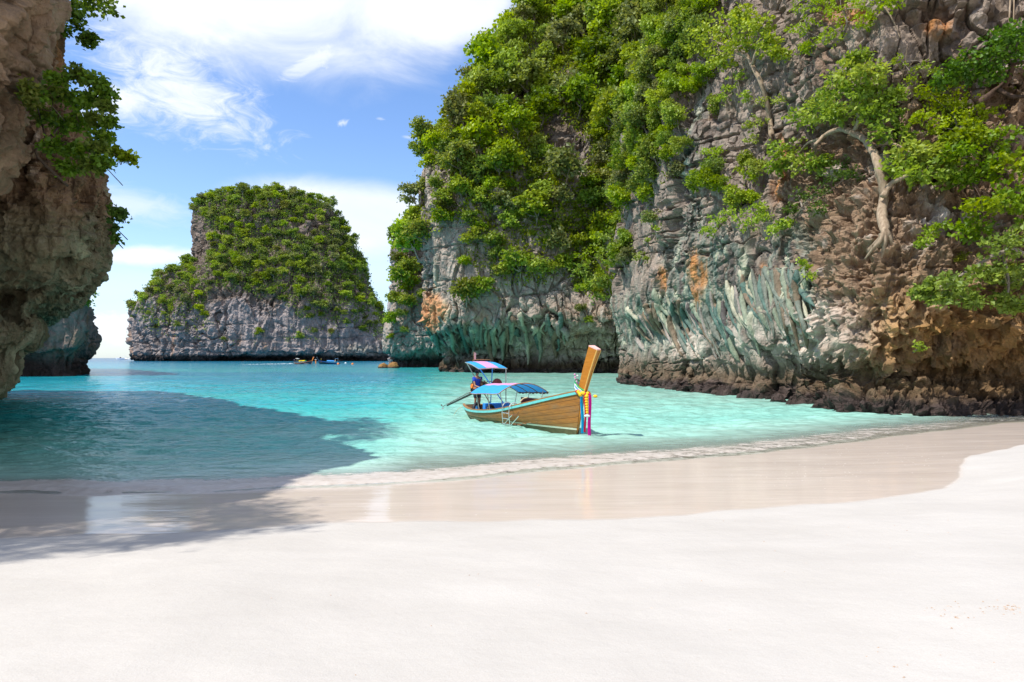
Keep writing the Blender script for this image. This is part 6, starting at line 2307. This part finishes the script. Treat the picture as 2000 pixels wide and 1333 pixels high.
d3 = 1050
sp = empty('speedboat', far_at(249, d3, .2), R(180 - 4))
tag(sp, 'white speedboat crossing the open sea at the mouth of the bay', 'boat')
h = MB()
xs_ = (0, 4, 9, 13, 16.5, 18.6)
sec = [(1.9, 0, 1.7), (2.0, 0, 1.7), (2.0, -.1, 1.8), (1.7, -.1, 2.0), (.9, .1, 2.3), (.06, .9, 2.6)]
h.strip([[(x, b_, zt), (x, b_ * .8, zb), (x, 0, zb - .3), (x, -b_ * .8, zb), (x, -b_, zt), (x, 0, zt + .05)] for x, (b_, zb, zt) in zip(xs_, sec)], closed=True)
h.build('hull', BM['white'], sp)
MB().strip([[(x, s * (b_ + .02), zt - .45) for s in (1,)] + [(x, b_ + .03, zt - .75)] for x, (b_, zb, zt) in zip(xs_, sec)]).build('hull_stripe', BM['navyblue'], sp)
c = MB()
c.strip([[(2.5, -1.6, 3.75), (2.5, 0, 3.95), (2.5, 1.6, 3.75)], [(11.5, -1.6, 3.75), (11.5, 0, 3.95), (11.5, 1.6, 3.75)]])
c.strip([[(2.5, -1.6, 3.6), (2.5, 0, 3.75), (2.5, 1.6, 3.6)], [(11.5, -1.6, 3.6), (11.5, 0, 3.75), (11.5, 1.6, 3.6)]])
c.build('hardtop', BM['white'], sp)
MB().box((11.4, 0, 2.8), (.5, 3.0, 1.5)).build('windscreen', BM['glass'], sp)
for x in (2.7, 7):
    for s in (-1.5, 1.5):
        MB().tube([(x, s, 1.7), (x, s, 3.65)], .07, sides=5, smooth=False).build('roof_post', BM['white'], sp)
for s in (-1, 0, 1):
    MB().box((-.5, s, 1.4), (.8, .5, 1.7)).build('outboard_motor', BM['iron'], sp)

# wakes: lumpy foam on the sea
m_wake, t = new_mat('wake_foam')
pos = t.n('ShaderNodeNewGeometry').outputs['Position']
n_ = t.noise(pos, .8, 5, .65)
bw = t.n('ShaderNodeBsdfPrincipled')
bw.inputs['Base Color'].default_value = (.62, .64, .64, 1)
t.put(bw.inputs['Alpha'], t.rng(t.m('ADD', n_, t.m('MULTIPLY', t.attr('cover', 'Fac'), .6)), .55, .85))
finish(t, bw.outputs[0])


def wake(a, b, w0, w1, hgt, label, seed, n=80, m=9):
    rs = np.random.RandomState(seed)
    f_ = np.linspace(0, 1, n)
    v_ = np.linspace(-1, 1, m)
    Fm, Vm = np.meshgrid(f_, v_)
    f_, v_ = Fm.ravel(), Vm.ravel()
    a, b = np.array(a), np.array(b)
    ax = (b - a) / np.linalg.norm(b - a)
    sd = np.array([-ax[1], ax[0], 0])
    wd = w0 + (w1 - w0) * f_
    p_ = a + (b - a) * f_[:, None] + sd * (v_ * wd)[:, None]
    p_[:, 2] = .10 + hgt * np.clip(1 - v_ ** 2, 0, 1) * (1 - .75 * f_) * np.clip(.7 + fbm(p_ / 1.5, 3), .2, 2)
    cov = (1 - np.abs(v_)) * (1 - f_ ** 1.6)
    me = np_mesh('wake', p_, grid_faces(m, n), [m_wake], True, attrs={'cover': cov})
    return tag(link(bpy.data.objects.new('wake', me)), label, None, None, 'stuff')


wake(far_at(571, 270), far_at(452, 232), .7, 1.6, .35, 'thin white wake behind the distant boat with the yellow awning', 1)
wake(far_at(602, 264.5), far_at(592, 263), .4, .8, .3, 'small white bow splash beside the distant boat', 2, 20)
wake(far_at(246, 1050), far_at(266, 1000), 3, 9, 2.6, 'white churned wake behind the speedboat', 3)

# ---------------------------------------------------------------- loose rocks in the water
for px_, wpx, hpx, lab in ((748.5, 19, 9.5, 'small rounded brown rock in the water off the headland, the outer of two'), (768, 22, 11, 'rounded brown rock in the water beside the headland, the inner of two')):
    d_ = 166
    c_ = np.array(far_at(px_, d_, 0))
    rx_, rz_ = wpx / 2 / FPX * d_, hpx / FPX * d_
    b_ = MB().ball((0, 0, 0), 1.0, 40, 26)
    V = np.array(b_.v)
    V = V * (1 + .28 * fbm(V * 1.3 + px_, 4)[:, None] + .12 * ridged(V * 2.2 + px_, 3)[:, None])
    V = V * [rx_, rx_ * .8, rz_] + c_ + [0, 0, -.05]
    cc = np.repeat(np.array([[.30, .155, .05]]), len(V), 0)
    cc = mixc(cc, sstep(-V[:, 2], -.55, -.2), TIDE)
    tri = [f for f in b_.f if len(f) == 3] + [g_ for f in b_.f if len(f) == 4 for g_ in ((f[0], f[1], f[2]), (f[0], f[2], f[3]))]
    me = np_mesh('sea_rock', V, np.array(tri), [ROCK['mid']], False, cc)
    tag(link(bpy.data.objects.new('sea_rock', me)), lab, 'rock', 'rocks off the headland')

# ================================================================ what sets each plant apart
WHERE = {'island': 'far island', 'centre': 'tall cliff', 'outer': 'outer headland', 'pale': 'distant pale wall', 'right': 'near cliff'}
GROUP = {'island': 'trees on the far island', 'centre': 'shrubs on the tall cliff', 'outer': 'shrubs on the outer headland', 'pale': 'shrubs on the pale wall', 'right': 'shrubs on the near cliff'}
NOUN = {'island': 'tree', 'centre': 'shrub', 'outer': 'shrub', 'pale': 'shrub', 'right': 'shrub'}
ROWS = {'island': ((395, 'along the summit'), (430, 'just below the summit'), (470, 'on the upper slope'), (510, 'at mid height'), (550, 'on the lower slope'), (590, 'low on the slope'),
                   (640, 'above the bare rock'), (900, 'on the bare rock')),
        'centre': ((40, 'at the top edge'), (100, 'high up'), (160, 'on the high slope'), (220, 'on the upper slope'), (290, 'at mid height'), (360, 'below the middle'), (430, 'above the bare face'),
                   (520, 'on the bare face'), (580, 'low on the bare face'), (900, 'above the teal foot')),
        'outer': ((500, 'at the top'), (580, 'halfway up'), (900, 'low down')), 'pale': ((450, 'on the crest'), (900, 'under the crest')),
        'right': ((60, 'at the top edge'), (150, 'high up'), (240, 'at mid height'), (330, 'lower down'), (900, 'far down'))}
COLS = {'island': ((300, 'far left shoulder'), (365, 'left shoulder'), (430, 'left part'), (500, 'left of centre'), (570, 'centre'), (640, 'right of centre'), (700, 'right part'), (2000, 'right edge')),
        'centre': ((850, 'left skyline'), (900, 'left part'), (960, 'left of centre'), (1020, 'centre left'), (1080, 'centre'), (1140, 'centre right'), (1200, 'right part'), (1270, 'right end'), (2000, 'far right end')),
        'outer': ((785, 'left side'), (805, 'middle'), (2000, 'right side')), 'pale': ((785, 'left end'), (800, 'left side'), (820, 'middle'), (2000, 'right side')),
        'right': ((1260, 'left corner'), (1310, 'left shoulder'), (1345, 'inner shoulder'), (1380, 'shoulder crest'), (1520, 'middle'), (1880, 'right part'), (2100, 'right edge'))}
ORD = ('first', 'second', 'third', 'fourth', 'fifth', 'sixth', 'seventh', 'eighth', 'ninth', 'tenth', 'eleventh', 'twelfth')


def band(table, v):
    return next(t_ for lim, t_ in table if v < lim)


buckets = {}
for o, key, colour, size, px_, py_ in PLANTS:
    o['group'] = GROUP[key]
    buckets.setdefault((key, colour, band(ROWS[key], py_), band(COLS[key], px_)), []).append((px_, py_, o))
for (key, colour, rw, cw), items in buckets.items():
    items.sort(key=lambda q: q[0])
    base = '%s %s %s, %s of %s' % (KIND_WORD[colour], NOUN[key], rw, cw, WHERE[key])
    n = len(items)
    for i, (_, _, o) in enumerate(items):
        if n == 1:
            o['label'] = base
        elif i == 0:
            o['label'] = 'leftmost ' + base
        elif i == n - 1:
            o['label'] = 'rightmost ' + base
        elif n == 3:
            o['label'] = 'middle ' + base
        else:
            o['label'] = ORD[min(i, 11)] + ' from left ' + base
